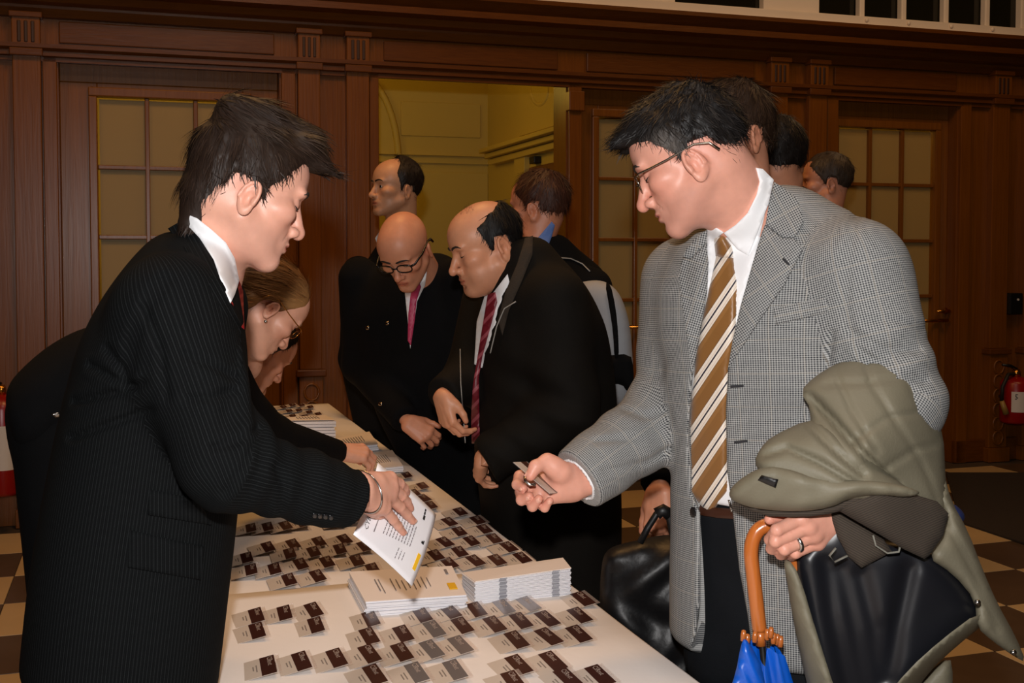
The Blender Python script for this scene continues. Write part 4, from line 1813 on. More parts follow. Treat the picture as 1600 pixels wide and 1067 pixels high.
for k in range(4):
    patch('cuff_button', round_poly([(488 + k * 8.5, 801 + k * 1.0), (495 + k * 8.5, 801.8 + k * 1.0), (495 + k * 8.5, 810 + k * 1.0), (488 + k * 8.5, 809 + k * 1.0)], 2), bv1, M_BTN, p1, off=0.003, thick=0.004, step=3, smooth=0)
# bracelet
cw = U(569, 768, 1.778)
aw = (hand1['wrist'] - hand1['fore'])
aw = aw / np.linalg.norm(aw)
b2 = np.array((0.15, -0.55, 0.82))
b2 = b2 - aw * np.dot(b2, aw)
b2 /= np.linalg.norm(b2)
b1 = np.cross(aw, b2)
MB().tube([cw + b1 * 0.036 * math.cos(w) + b2 * 0.030 * math.sin(w) + aw * 0.010 * math.cos(w) for w in np.linspace(0, 2 * math.pi, 37)[:-1]], 0.0016, 6, closed=True).build('bracelet', M_STEEL, p1, smooth=True)


def tuft1(P, d):
    for a, b, ra, rb in (((0.0, 0.07, 0.095), (-0.005, 0.135, 0.082), 0.030, 0.006), ((0.03, 0.065, 0.09), (0.02, 0.118, 0.077), 0.026, 0.008), ((-0.03, 0.065, 0.09), (-0.03, 0.115, 0.08), 0.026, 0.008), ((0.0, 0.0, 0.115), (0.0, 0.07, 0.11), 0.03, 0.028), ((0.02, -0.06, 0.10), (0.03, -0.02, 0.118), 0.03, 0.02)):
        d = smin(d, cone(P, a, b, ra, rb), 0.02)
    d = smin(d, cone(P, (0, -0.048, -0.045), (0, -0.054, -0.092), 0.045, 0.022), 0.03)
    return d


def flow1(p):
    d = p - np.array((0, -0.05, 0.13))
    d[:, 1] += np.where(p[:, 2] > 0.07, 0.12, 0.02)
    d[:, 2] -= np.where(p[:, 2] > 0.07, 0.0, 0.06)
    return d


V, F, T = hair_mesh(h1, 0.0034, ([-.14, -.09, -.055, -.042, -.036, .002, .006, .016, .024, .04, .058, .072, .085, .12], [-.092, -.086, -.074, -.046, .000, .006, -.022, -.034, -.004, .018, .042, .064, .074, .076]), rgb(44, 30, 22), cap=((0, -0.002, 0.032), (0.085, 0.099, 0.093)), extra=tuft1, n_str=5200, slen=0.034, sw=0.0012, flow=flow1, lift=0.28, noise=0.004, seed=3, hi=(0.13, 0.18, 0.17))
mesh_obj('hair', V, F, M_HAIR, p1, smooth=True, tint=T)
brows(h1, p1, M_BROWD)
lashes(h1, p1, M_BROWD)
trousers(p1, U(205, 960, 1.84) + np.array((0, 0, 0.0)), right1, M_PIN)

# ================================================================== man in the grey check jacket
SK8 = rgb(216, 155, 134)
K8 = DEPTH = 1.09
p8 = new_person('man in a grey check jacket and bronze striped tie holding out a badge', U(1220, 900, 1.86))
h8 = Head((0, 0.125, -0.041), 999, 326, 1.83, 166, 27, 4, 0.98, ear=(0.0, 0.012, -0.008), ears=0.88, nose=1.15, jaw=1.02, neckr=0.062, cran=(1, 0.94, 1))
nb8 = U(1178, 350, 1.86)
hp = h8.mesh(nb8, 0.0025, SK8, stubble=0.35, ruddy=0.5)
handR8 = dict(wrist=U(897, 753, 1.875), fore=U(960, 725, 1.91), back=np.array((0.05, 0.8, -0.6)), fwd=-UW, x=np.array((0, 0.3, -0.9)), sc=1.06, wr=0.031, palm=0.95,
              fingers=[F_((838, 738, 1.898), (812, 744, 1.890), (808, 757, 1.862), (818, 763, 1.845)),
                       F_((840, 755, 1.885), (814, 768, 1.870), (815, 781, 1.842), (827, 775, 1.828)),
                       F_((849, 767, 1.872), (830, 784, 1.855), (832, 791, 1.832), (842, 779, 1.820)),
                       F_((861, 775, 1.862), (847, 789, 1.848), (851, 793, 1.828), (859, 782, 1.820))],
              thumb=F_((876, 738, 1.85), (855, 721, 1.845), (837, 729, 1.832), (829, 743, 1.826)), tnail=(-0.3, 0.3, 0.9))
hpR8 = hand_mesh(handR8, 0.0023, SK8)
DL = 0.10
handL8 = dict(wrist=U(1300, 800, 1.52 + DL), fore=U(1370, 770, 1.58 + DL), back=np.array((0.25, -0.92, 0.25)), fwd=np.array((-1, 0, -0.4)), x=np.array((0.1, 0.1, 0.95)) * -1, sc=0.98, wr=0.031,
              fingers=[F_((1252, 810, 1.49 + DL), (1214, 828, 1.475 + DL), (1203, 843, 1.500 + DL), (1213, 851, 1.53 + DL)),
                       F_((1263, 823, 1.492 + DL), (1212, 845, 1.478 + DL), (1206, 857, 1.505 + DL), (1218, 862, 1.535 + DL)),
                       F_((1272, 836, 1.50 + DL), (1226, 858, 1.482 + DL), (1220, 866, 1.512 + DL), (1230, 868, 1.54 + DL)),
                       F_((1277, 848, 1.51 + DL), (1243, 864, 1.495 + DL), (1237, 869, 1.522 + DL), (1245, 868, 1.545 + DL))],
              thumb=F_((1280, 800, 1.53 + DL), (1243, 803, 1.53 + DL), (1220, 805, 1.515 + DL), (1203, 811, 1.505 + DL)), tnail=(0, -0.3, 0.9))
hpL8 = hand_mesh(handL8, 0.0023, SK8)
right8 = right_of(-128)
rw8 = rows([(1236, 1008, 1.87, .208, .142), (1234, 900, 1.87, .205, .140), (1230, 780, 1.87, .198, .136), (1226, 680, 1.87, .197, .136), (1222, 580, 1.87, .205, .138), (1216, 490, 1.87, .215, .134), (1214, 420, 1.87, .212, .118), (1210, 365, 1.87, .170, .088), (1200, 325, 1.875, .105, .062), (1192, 292, 1.88, .066, .05)])
rw8 = [(c, a * K8, b * K8) for c, a, b in rw8]
lf8 = Loft(rw8, right8, 2.3)
armL8 = [U(1338, 420, 1.735), U(1392, 628, 1.70), U(1296, 806, 1.625)]
armR8 = [U(1072, 440, 2.0), U(1052, 640, 1.99), U(893, 757, 1.875)]
body_obj(p8, [hp, hpR8, hpL8], SK8, inner_body(rw8, right8, [armR8, armL8]))
OPEN8 = [(1106, 355), (1130, 345), (1196, 325), (1196, 345), (1180, 397), (1157, 478), (1138, 572), (1134, 640), (1136, 736), (1144, 793), (1155, 889), (1168, 960), (1182, 1070), (1066, 1070), (1088, 990), (1094, 940), (1094, 800), (1080, 765), (1077, 680), (1083, 581), (1104, 455)]


def cut8(P, d):
    o = px_poly_sdf(P, OPEN8)
    o = np.where(P[:, 1] < 1.86 * K8, o, 0.2).astype(np.float32)
    return smax(d, -o, 0.006)


def wr8(P):
    e, w = armR8[1], armR8[2]
    ax = (w - e) / np.linalg.norm(w - e)
    d = wrinkle(P, e + np.array((0.0, -0.03, 0.03)), ax, 0.10, 0.005, 80)
    d += wrinkle(P, e * 0.4 + w * 0.6, ax, 0.10, 0.003, 70, 1.0)
    e, w = armL8[1], armL8[0]
    ax = (w - e) / np.linalg.norm(w - e)
    d += wrinkle(P, e + np.array((-0.02, -0.05, 0.07)), ax, 0.10, 0.006, 75, 0.4, 1.4)
    d += wrinkle(P, e * 0.55 + w * 0.45, ax, 0.10, 0.003, 60, 1.3, 1.6)
    d += wrinkle(P, U(1300, 640, 1.70), np.array((0.3, 0, 0.95)), 0.10, 0.004, 70, 1.3, 1.6)
    d += px_crease(P, [[(1330, 518), (1380, 545), (1436, 548)], [(1342, 548), (1400, 582), (1446, 596)], [(1352, 500), (1400, 500), (1440, 512)], [(975, 640), (1010, 652), (1044, 640)], [(930, 690), (1000, 684), (1046, 655)], [(945, 735), (1010, 722), (1046, 700)], [(1190, 700), (1245, 668), (1268, 610)], [(1300, 520), (1290, 600), (1270, 660)]], 6, 0.007, 2.12)
    sm = px_poly_sdf(P, [(1336, 330), (1322, 400), (1318, 480), (1325, 520), (1345, 545), (1349, 541), (1331, 515), (1324, 478), (1328, 402), (1342, 334)])
    d += 0.004 * np.exp(-(np.maximum(sm, 0) / 0.006) ** 2)
    return d


g8 = Garment(lf8, [dict(pts=armL8, rad=[.081, .080, .057], uvbias=0.010, k=0.03, end=cuff_end(armL8, -0.055)), dict(pts=armR8, rad=[.085, .076, .059], end=cuff_end(armR8, -0.016), uvbias=0.008, k=0.03)], k=0.05, wr=wr8, cuts=[cut8])
j8 = g8.build('jacket', M_CHECK, p8, 0.0052, uv=True)
# shirt and trousers inside the open jacket
rs8 = [(c, a - 0.016, b - 0.016) for c, a, b in rw8]
lfs = Loft(rs8, right8, 2.3)


def shirt_cut(P, d):
    return smax(d, (U(1120, 806, 1.75)[2] - P[:, 2]).astype(np.float32), 0.004) + 0.0015 * sn(P, 55, 1.0)


sh8 = Garment(lfs, [], cuts=[shirt_cut]).build('shirt', M_SHIRT, p8, 0.0075)
zb = U(1120, 800, 1.75)[2]
lft = Loft([(np.array((rw8[0][0][0], rw8[0][0][1], 0.70)), 0.188, 0.124), (np.array((rw8[0][0][0], rw8[0][0][1], 0.9)), 0.196, 0.130), (np.array((rw8[2][0][0], rw8[2][0][1], zb)), 0.198, 0.130)], right8, 2.3)
tg = Garment(lft, [dict(pts=[U(1236, 1008, 1.87) + right8 * s * 0.09 + np.array((0, 0, -0.04)), U(1236, 1008, 1.87) * np.array((1, 1, 0)) + right8 * s * 0.1 + np.array((0, 0, 0.47)), U(1236, 1008, 1.87) * np.array((1, 1, 0)) + right8 * s * 0.11 + np.array((0, 0, 0.1))], rad=[.098, .08, .07]) for s in (-1, 1)])
tr8 = tg.build('trousers', M_TROU, p8, 0.011)
for s in (-1, 1):
    a = U(1236, 1008, 1.87) * np.array((1, 1, 0)) + right8 * s * 0.11 + np.array((0, 0, 0.045))
    fw = np.cross((0, 0, 1), right8)

    def f(P, a=a, fw=fw):
        d = cone(P, a - fw * 0.05, a + fw * 0.16 - np.array((0, 0, 0.01)), 0.042, 0.036)
        d = smin(d, cone(P, a, a + np.array((0, 0, 0.07)), 0.042, 0.045), 0.03)
        return smax(d, (0.002 - P[:, 2]).astype(np.float32), 0.006)
    V, F = sdf_mesh(f, a - 0.26, a + 0.26, 0.009)
    mesh_obj('shoe', V, F, M_SHOE, p8, smooth=True)
bin8 = bvh_of(sh8, tr8)
bout8 = bvh_of(j8, sh8)
skin8 = [o for o in p8.children if o.name.startswith('body')][0]
ball8 = bvh_of(j8, sh8, skin8)
shf = patch('shirt_front', [(1106, 361), (1131, 361), (1165, 348), (1196, 330), (1181, 397), (1158, 478), (1140, 560), (1112, 500), (1103, 455)], ball8, M_SHIRT, p8, off=0.003, thick=0.008, step=7, smooth=6)
bin8 = bvh_of(sh8, tr8, shf)
patch('belt', [(1090, 788), (1120, 793), (1160, 796), (1160, 812), (1120, 809), (1090, 804)], bin8, M_BELT, p8, off=0.006, thick=0.008, step=5)
patch('belt_buckle', [(1137, 781), (1141, 781), (1146, 799), (1142, 800)], bin8, M_STEEL, p8, off=0.012, thick=0.004, step=3)
patch('shirt_collar', [(1181, 262), (1192, 264), (1209, 281), (1201, 318), (1190, 346), (1170, 400), (1152, 389), (1131, 364), (1150, 351), (1168, 333), (1182, 305), (1187, 284)], ball8, M_SHIRT, p8, off=0.010, thick=0.016, step=5, smooth=6)
patch('shirt_collar', [(1105, 358), (1120, 356), (1131, 363), (1119, 373), (1111, 394), (1105, 378)], ball8, M_SHIRT, p8, off=0.010, thick=0.016, step=4, smooth=6)
TIE_R = 0.98
tie = patch('tie', [(1119, 400), (1146, 403), (1153, 446), (1151, 514), (1142, 568), (1138, 640), (1138, 700), (1138, 768), (1109, 804), (1077, 770), (1076, 700), (1081, 617), (1088, 550), (1101, 482)], bin8, M_TIE8, p8, off=0.012, thick=0.008, step=6, smooth=6, uvrot=TIE_R, uvorg=(1077, 780), edge=9)
patch('tie_knot', [(1115, 371), (1130, 366), (1144, 385), (1147, 402), (1131, 406), (1118, 400)], bin8, M_TIE8, tie, off=0.022, thick=0.012, step=4, smooth=4, uvrot=TIE_R, uvorg=(1115, 395), edge=12)
# lapels: upper collar and lapel with a notch between them
for nm, poly, ur in (('lapel', [(1196, 352), (1222, 372), (1241, 372), (1255, 388), (1225, 446), (1189, 497), (1157, 546), (1137, 578), (1145, 530), (1157, 478), (1180, 397)], 0.6),
                     ('upper_collar', [(1209, 284), (1226, 294), (1247, 311), (1256, 347), (1241, 371), (1222, 371), (1196, 351), (1201, 320)], 0.5),
                     ('lapel', [(1104, 380), (1080, 404), (1066, 404), (1060, 431), (1065, 473), (1074, 532), (1083, 585), (1092, 530), (1105, 455), (1107, 410)], -0.3),
                     ('upper_collar', [(1106, 358), (1090, 368), (1072, 388), (1067, 402), (1080, 403), (1104, 379)], -0.2)):
    patch(nm, poly, ball8, M_CHECK, p8, off=0.012, thick=0.013, step=6, smooth=5, uvrot=ur)
patch('welt_pocket', [(1207, 481), (1292, 464), (1294, 488), (1212, 508)], bout8, M_CHECK, p8, off=0.003, thick=0.006, step=7, smooth=2, uvrot=0.2)
for q in (((1224, 402), (1234, 412), (1232, 415), (1222, 406)), ((1141, 602), (1162, 601), (1162, 605), (1141, 606)), ((1147, 689), (1168, 687), (1168, 691), (1147, 693))):
    patch('buttonhole', list(q), ball8, M_THREAD, p8, off=0.012 if q[0][0] == 1224 else 0.003, thick=0.004, step=3, smooth=0)
patch('jacket_button', round_poly([(1078, 792), (1088, 792), (1088, 808), (1078, 808)], 2), bout8, M_BTN, p8, off=0.006, thick=0.006, step=3, smooth=0)
# shirt cuff edge under the right sleeve
ce = armR8[2]
dd = (armR8[2] - armR8[1]) / np.linalg.norm(armR8[2] - armR8[1])


def fcuff(P):
    d = np.abs(cone(P, ce - dd * 0.06, ce - dd * 0.002, 0.040, 0.040)) - 0.003
    return smax(d, ((P - (ce - dd * 0.013)) @ dd).astype(np.float32), 0.002)


V, F = sdf_mesh(fcuff, ce - 0.13, ce + 0.09, 0.0045)
mesh_obj('shirt_cuff', V, F, M_SHIRT, p8, smooth=True)


def extra8(P, d):
    for a, b, ra, rb in (((0.0, 0.055, 0.090), (0.0, 0.100, 0.084), 0.034, 0.018), ((-0.04, 0.05, 0.082), (-0.035, 0.100, 0.076), 0.028, 0.014), ((0.04, 0.05, 0.082), (0.035, 0.100, 0.076), 0.028, 0.014)):
        d = smin(d, cone(P, a, b, ra, rb), 0.02)
    return d


def flow8(p):
    d = p - np.array((0, -0.04, 0.13))
    d[:, 1] += np.where(p[:, 2] > 0.06, 0.05, -0.05)
    d[:, 2] -= np.where(p[:, 2] > 0.06, 0.0, 0.05)
    return d


def grey8(p):
    return np.clip(1.1 - np.linalg.norm((p - np.array((-0.075, 0.040, 0.024))) / np.array((0.06, 0.045, 0.032)), axis=1), 0, 0.85)


V, F, T = hair_mesh(h8, 0.0034, ([-.14, -.09, -.062, -.050, -.040, -.002, .003, .014, .024, .04, .062, .078, .09, .12], [-.072, -.070, -.060, -.030, .004, .008, -.018, -.026, .004, .026, .044, .062, .076, .08]), rgb(26, 22, 21), cap=((0, -0.004, 0.034), (0.087, 0.1005, 0.093)), extra=extra8, n_str=6000, slen=0.022, sw=0.0011, flow=flow8, lift=0.5, noise=0.0045, nk=110, curl=0.006, colr2=rgb(120, 112, 106), c2fn=grey8, seed=8, hi=(0.13, 0.18, 0.17))
mesh_obj('hair', V, F, M_HAIR, p8, smooth=True, tint=T)
brows(h8, p8, M_BROWD)
lashes(h8, p8, M_BROWD)
glasses(h8, p8, M_GUNMETAL, rim=0.0012, w=0.023, hgt=0.0145, z=-0.008)
# wedding ring
J = handL8['fingers'][2]
c = J[0] * 0.42 + J[1] * 0.58
ax = (J[1] - J[0]) / np.linalg.norm(J[1] - J[0])
a1 = np.cross(ax, (0, -1, 0.2))
a1 /= np.linalg.norm(a1)
a2 = np.cross(ax, a1)
mb = MB()
mb.tube([c + (a1 * math.cos(w) + a2 * math.sin(w)) * 0.0112 for w in np.linspace(0, 2 * math.pi, 29)[:-1]], 0.0036, 8, closed=True)
mb.build('wedding_ring', M_STEEL, p8, smooth=True)
DEPTH = 1.0


def figure(label, hd, nb, skin, rws, yaw, arms, jm, hands=(), hair=None, res_h=0.0045, res_j=0.011, tk=None, legs=None, brow=True, jname='jacket', leg_m=None, k=0.05, wr=None, right=None, hip_z=0.86):
    """a dressed figure: skin body, jacket with sleeves, hair, trousers"""
    rt = right_of(yaw) if right is None else right
    rr = rows(rws)
    base = rr[0][0] if legs is None else legs
    p = new_person(label, base)
    A = [([U(*q) for q in pts], rad) for pts, rad in arms]
    parts = [hd.mesh(nb, res_h, skin, **(tk or {}))]
    for hn in hands:
        ar = min((a for a, _ in A), key=lambda a: np.linalg.norm(a[-1] - hn['wrist']))
        v = ar[-2] - hn['wrist']
        hn['fore'] = hn['wrist'] + v / np.linalg.norm(v) * 0.05
        hn['wr'] = 0.023
        parts.append(hand_mesh(hn, max(0.003, res_h * 0.8), skin, nails=False))
    body_obj(p, parts, skin, inner_body(rr, rt, [a for a, _ in A]))
    g = Garment(Loft(rr, rt, 2.3), [dict(pts=a, rad=rad, end=cuff_end(a, 0.0), k=0.035) for a, rad in A], k=k, wr=wr)
    j = g.build(jname, jm, p, res_j)
    if hair is not None:
        V, F, T = hair_mesh(hd, **hair)
        mesh_obj('hair', V, F, M_HAIR, p, smooth=True, tint=T)
    if brow:
        brows(hd, p, M_BROWD if brow is True else brow)
        lashes(hd, p, M_BROWD)
    if legs is not None:
        trousers(p, np.array((legs[0], legs[1], hip_z)), rt, leg_m or M_BLK, res=0.02)
    return p, j


# ------------------------------------------------------------------ woman bending over the table
SK2 = rgb(214, 158, 132)
h2 = Head((0, 0.122, -0.041), 446, 544, 2.82, 36, 47, 0, 0.93, ear=(0.002, 0.004, 0.0), ears=0.72, jaw=0.92, brow=0.8, nose=0.95, lips=1.1)
LH2 = pose_hand(1, U(528, 706, 3.33), (0.86, 0.45, -0.10), (0.1, -0.45, 0.9), [(35, 45, 25), (38, 48, 25), (40, 50, 25), (42, 50, 30)], sc=0.92, thumb=((-0.022, 0.022, -0.008), (-0.035, 0.05, -0.03), (-0.03, 0.075, -0.045), (-0.022, 0.095, -0.055)))
rt2 = right_of(12)
h2hair = dict(res=0.0042, zline=([-.14, -.09, -.05, -.03, .0, .015, .03, .05, .075, .095, .12], [-.075, -.07, -.05, -.012, .006, -.012, .012, .034, .052, .066, .07]), colr=rgb(124, 82, 46), cap=((0, -0.008, 0.034), (0.083, 0.106, 0.092)), n_str=4200, slen=0.05, sw=0.0011, lift=0.08, rand=0.06, noise=0.0015, seed=12, colr2=rgb(188, 138, 84), c2fn=lambda p: 0.35 + 0.35 * np.sin(p[:, 0] * 160 + p[:, 2] * 60),
              extra=lambda P, d: smin(smin(d, cone(P, (0, -0.085, 0.02), (0, -0.12, -0.02), 0.05, 0.04), 0.02), smin(cone(P, (0, -0.12, -0.01), (0.02, -0.13, -0.09), 0.036, 0.028), cone(P, (0.045, -0.055, -0.04), (0.05, -0.075, -0.115), 0.02, 0.012), 0.01), 0.02), lo=(-0.13, -0.2, -0.2), flow=lambda p: np.stack([0 * p[:, 0], -np.ones(len(p)), -0.6 * np.ones(len(p)) + 0 * p[:, 2]], 1))
p2, j2 = figure('fair-haired woman with thin glasses bending over the table, in black', h2, U(372, 560, 2.86), SK2,
                [(22, 660, 2.69, .14, .085), (50, 645, 2.70, .16, .105), (110, 608, 2.73, .160, .120), (160, 588, 2.75, .158, .122), (220, 584, 2.77, .155, .115), (300, 588, 2.81, .165, .11), (350, 580, 2.84, .14, .09), (385, 572, 2.86, .08, .06)], 12,
                [([(352, 610, 2.76), (425, 680, 3.05), (529, 707, 3.33)], [.062, .052, .036]), ([(340, 600, 2.97), (330, 720, 3.1), (340, 790, 3.15)], [.06, .05, .04])], M_BLK, hands=[LH2], hair=h2hair, legs=U(98, 700, 2.74), tk=dict(ruddy=0.45, lipc=(0.42, 0.16, 0.14)), brow=M_BROWB, jname='sweater', res_h=0.0036, right=rt2, hip_z=1.0)
glasses(h2, p2, M_BRASS, rim=0.0008, w=0.021, hgt=0.014, z=-0.006)
e2 = h2.w((0.0835, 0.002, -0.055))
MB().lathe([(0.001, -0.004), (0.004, -0.002), (0.004, 0.002), (0.001, 0.004)], e2, (0, 0, 1), 8).build('earring', M_STEEL, p2, smooth=True)
bv2 = bvh_of(j2, [o for o in p2.children if o.name.startswith('trousers')][0])
patch('belt_clip', [(80, 647), (91, 644), (97, 650), (88, 654)], bv2, M_STEEL, p2, off=0.006, thick=0.006, step=3, smooth=0)

# ------------------------------------------------------------------ helper behind her
h3 = Head((0, 0.124, -0.041), 437, 597, 3.55, 34, 44, 0, 0.96, jaw=0.95, ears=0.8)
SHORT = dict(res=0.005, zline=ZL_SHORT, colr=rgb(30, 22, 18), n_str=1500, slen=0.025, sw=0.0013, lift=0.2)
p3, j3 = figure('dark-haired helper stooping behind the woman, only the face showing', h3, U(385, 600, 3.6), rgb(206, 144, 116),
                [(140, 690, 3.5, .17, .13), (230, 650, 3.52, .16, .12), (330, 625, 3.55, .18, .12), (370, 612, 3.58, .13, .09), (390, 606, 3.6, .08, .06)], 12,
                [([(350, 640, 3.46), (385, 690, 3.5), (430, 708, 3.6)], [.06, .05, .036])], M_BLK, hair=dict(SHORT, seed=21), legs=U(150, 760, 3.5), tk=dict(stubble=0.3), right=rt2)

# ------------------------------------------------------------------ onlooker at the back
DEPTH = 1.06
h4 = Head((0, 0.125, -0.041), 576, 305, 4.55, 211, -2, 0, 1.04, ears=0.86, lid=0, jaw=0.98)
p4, j4 = figure('balding man in a black coat standing furthest back, looking left', h4, U(628, 372, 4.68), rgb(198, 146, 112),
                [(625, 760, 4.72, .21, .16), (625, 600, 4.72, .21, .155), (622, 480, 4.72, .225, .145), (622, 415, 4.71, .205, .11), (625, 385, 4.70, .14, .08), (628, 362, 4.69, .075, .055)], 215,
                [([(560, 425, 4.66), (552, 560, 4.7), (575, 680, 4.6)], [.07, .06, .05]), ([(690, 425, 4.8), (700, 560, 4.85), (690, 680, 4.8)], [.07, .06, .05])], M_BLK,
                hair=dict(SHORT, seed=31, zline=([-.12, -.075, -.055, -.042, -.036, .000, .004, .012, .018, .03, .05, .08, .11], [-.078, -.074, -.060, -.035, .004, .006, -.018, -.028, .004, .030, .075, .085, .09]), colr=rgb(34, 24, 18), cut=lambda P: (0.086 - np.linalg.norm((P - np.array((0, 0.085, 0.085), np.float32)) * np.array((0.95, 1, 1), np.float32), axis=1)).astype(np.float32)),
                legs=U(625, 700, 4.72), tk=dict(stubble=0.35, ruddy=0.3))
eyes(h4, p4, (-0.15, 1, -0.05))
bv4 = bvh_of(j4, [o for o in p4.children if o.name.startswith('body')][0])
patch('shirt_collar', [(586, 372), (600, 352), (606, 346), (602, 366), (590, 384)], bv4, M_SHIRT, p4, off=0.012, thick=0.02, step=3, smooth=4)

DEPTH = 1.0
# ------------------------------------------------------------------ bald man in glasses
h5 = Head((0, 0.125, -0.041), 620, 440, 3.72, -110, 40, 3, 1.0, ears=0.86, jaw=0.95)
hand5 = pose_hand(1, U(637, 660, 3.80), (0.80, -0.1, -0.5), (0.25, -0.9, 0.35), [(35, 45, 20), (38, 48, 20), (40, 50, 20), (42, 50, 25)], sc=0.88)
p5, j5 = figure('bald man in black-rimmed glasses and pink tie leaning forward', h5, U(662, 430, 3.93), rgb(208, 142, 110),
                [(722, 850, 4.10, .18, .14), (708, 730, 4.10, .18, .14), (672, 630, 4.06, .20, .15), (652, 540, 4.03, .215, .150), (642, 460, 4.01, .215, .125), (650, 420, 4.0, .16, .09), (660, 398, 4.0, .08, .06)], -112,
                [([(562, 435, 4.06), (565, 570, 4.1), (634, 657, 3.82)], [.075, .066, .048]), ([(722, 435, 3.9), (730, 570, 3.95), (715, 660, 3.8)], [.075, .066, .048])], M_BLK, hands=[hand5], hair=None, legs=U(726, 740, 4.14), tk=dict(ruddy=0.35, stubble=0.15))
glasses(h5, p5, M_BLKFRAME, rim=0.0022, w=0.025, hgt=0.015, z=-0.006)
bv5 = bvh_of(j5, [o for o in p5.children if o.name.startswith('body')][0])
patch('shirt', [(632, 452), (643, 450), (657, 438), (667, 424), (664, 446), (652, 470), (645, 520), (641, 545), (637, 500)], bv5, M_SHIRT, p5, off=0.006, thick=0.03, step=4, smooth=5)
patch('tie', [(643, 448), (655, 441), (658, 448), (651, 470), (648, 500), (642, 540), (637, 532), (638, 490)], bv5, M_TIE_PINK, p5, off=0.016, thick=0.03, step=4, smooth=5)
for q in ((605, 505), (574, 512), (594, 631)):
    patch('coat_button', round_poly([(q[0] - 3, q[1] - 3), (q[0] + 3, q[1] - 3), (q[0] + 3, q[1] + 3), (q[0] - 3, q[1] + 3)], 1), bv5, M_GUNMETAL, p5, off=0.006, thick=0.006, step=3, smooth=0)

# ------------------------------------------------------------------ man in the dark jacket and maroon tie
DEPTH = 1.055
h6 = Head((0, 0.125, -0.041), 703, 427, 2.92, 198, 18, 2, 1.0, ears=0.95, ear=(0.0, -0.006, 0.004), jaw=1.04, fat=0.003, neckr=0.064, nose=1.1)
hand6 = pose_hand(1, U(690, 618, 2.92), (0.25, -0.12, -0.95), (-0.75, -0.6, 0), [(35, 40, 20), (38, 45, 20), (40, 50, 20), (45, 50, 25)], sc=0.86, thumb=((-0.024, 0.022, -0.008), (-0.040, 0.05, -0.022), (-0.045, 0.075, -0.03), (-0.044, 0.096, -0.034)))
hand6b = pose_hand(-1, U(752, 717, 2.84), (-0.12, 0.75, -0.62), (-0.8, -0.3, 0.3), [(30, 40, 20), (32, 42, 20), (35, 45, 20), (38, 45, 25)], sc=0.82)


def wr6(P):
    return (wrinkle(P, U(850, 620, 2.75), np.array((0.6, 0, 0.8)), 0.16, 0.008, 50, 0.5, 1.5) + wrinkle(P, U(800, 700, 2.75), np.array((0.8, 0, 0.6)), 0.12, 0.006, 60, 0.5, 1.5)).astype(np.float32)


p6, j6 = figure('balding man in a dark zipped jacket and maroon tie looking down', h6, U(808, 428, 2.96), rgb(208, 146, 112),
                [(862, 950, 3.06, .22, .18), (860, 800, 3.05, .22, .19), (852, 680, 3.04, .22, .195), (848, 580, 3.03, .225, .185), (840, 500, 3.01, .22, .165), (830, 440, 2.99, .18, .125), (820, 400, 2.98, .12, .085), (812, 372, 2.97, .085, .062)], 196,
                [([(868, 470, 2.85), (888, 640, 2.82), (758, 722, 2.80)], [.085, .078, .062]), ([(765, 470, 3.14), (735, 590, 3.05), (691, 618, 2.93)], [.08, .07, .05])], M_BLK2, hands=[hand6, hand6b],
                hair=dict(res=0.0042, zline=([-.12, -.075, -.055, -.042, -.036, .000, .004, .012, .02, .03, .05, .08, .11], [-.07, -.066, -.055, -.030, .012, .016, -.022, -.028, -.01, .022, .09, .12, .13]), colr=rgb(18, 15, 14), cap=((0, -0.006, 0.032), (0.0805, 0.1025, 0.090)), n_str=2600, slen=0.026, sw=0.0012, lift=0.2, seed=41, cut=lambda P: (0.098 - np.linalg.norm((P - np.array((0, 0.045, 0.105), np.float32)) * np.array((1.25, 0.92, 1), np.float32), axis=1)).astype(np.float32)),
                legs=U(872, 800, 3.08), tk=dict(stubble=0.35, ruddy=0.3, ), res_h=0.0033, res_j=0.009, wr=wr6)
bv6 = bvh_of(j6, [o for o in p6.children if o.name.startswith('body')][0])
patch('jacket_collar', [(820, 372), (833, 368), (832, 398), (815, 440), (795, 485), (785, 525), (778, 500), (790, 455), (808, 412), (818, 380)], bv6, mat('collar_corduroy', rgb(44, 34, 24), 0.9, bump=0.4), p6, off=0.014, thick=0.03, step=6, smooth=5)
patch('shirt', [(757, 463), (770, 458), (793, 428), (796, 440), (782, 478), (765, 548), (753, 575), (741, 569), (745, 502)], bv6, M_SHIRT, p6, off=0.008, thick=0.03, step=5, smooth=5)
bj6 = bvh_of(j6)
patch('tie', [(762, 460), (774, 456), (777, 472), (768, 505), (754, 556), (748, 590), (750, 693), (737, 693), (736, 651), (739, 601), (752, 520)], bj6, M_TIE_MAR, p6, off=0.024, thick=0.03, step=5, smooth=5, uvrot=0.8)


def piping(name, pts, bvh, w, m, parent, off):
    L, Rr = [], []
    for i, q in enumerate(pts):
        a = np.array(pts[max(i - 1, 0)], float)
        b = np.array(pts[min(i + 1, len(pts) - 1)], float)
        t = (b - a) / np.linalg.norm(b - a)
        n = np.array((-t[1], t[0]))
        L.append(tuple(np.array(q) + n * w))
        Rr.append(tuple(np.array(q) - n * w))
    return patch(name, L + Rr[::-1], bvh, m, parent, off=off, thick=0.006, step=5, smooth=2)


M_PIPE = mat('reflective_piping', rgb(150, 146, 140), 0.4)
piping('zip', [(806, 471), (788, 482), (776, 510), (766, 552)], bj6, 0.9, M_PIPE, p6, 0.022)
piping('zip', [(719, 545), (720, 600), (724, 650), (727, 692)], bj6, 0.7, M_PIPE, p6, 0.012)

DEPTH = 1.0
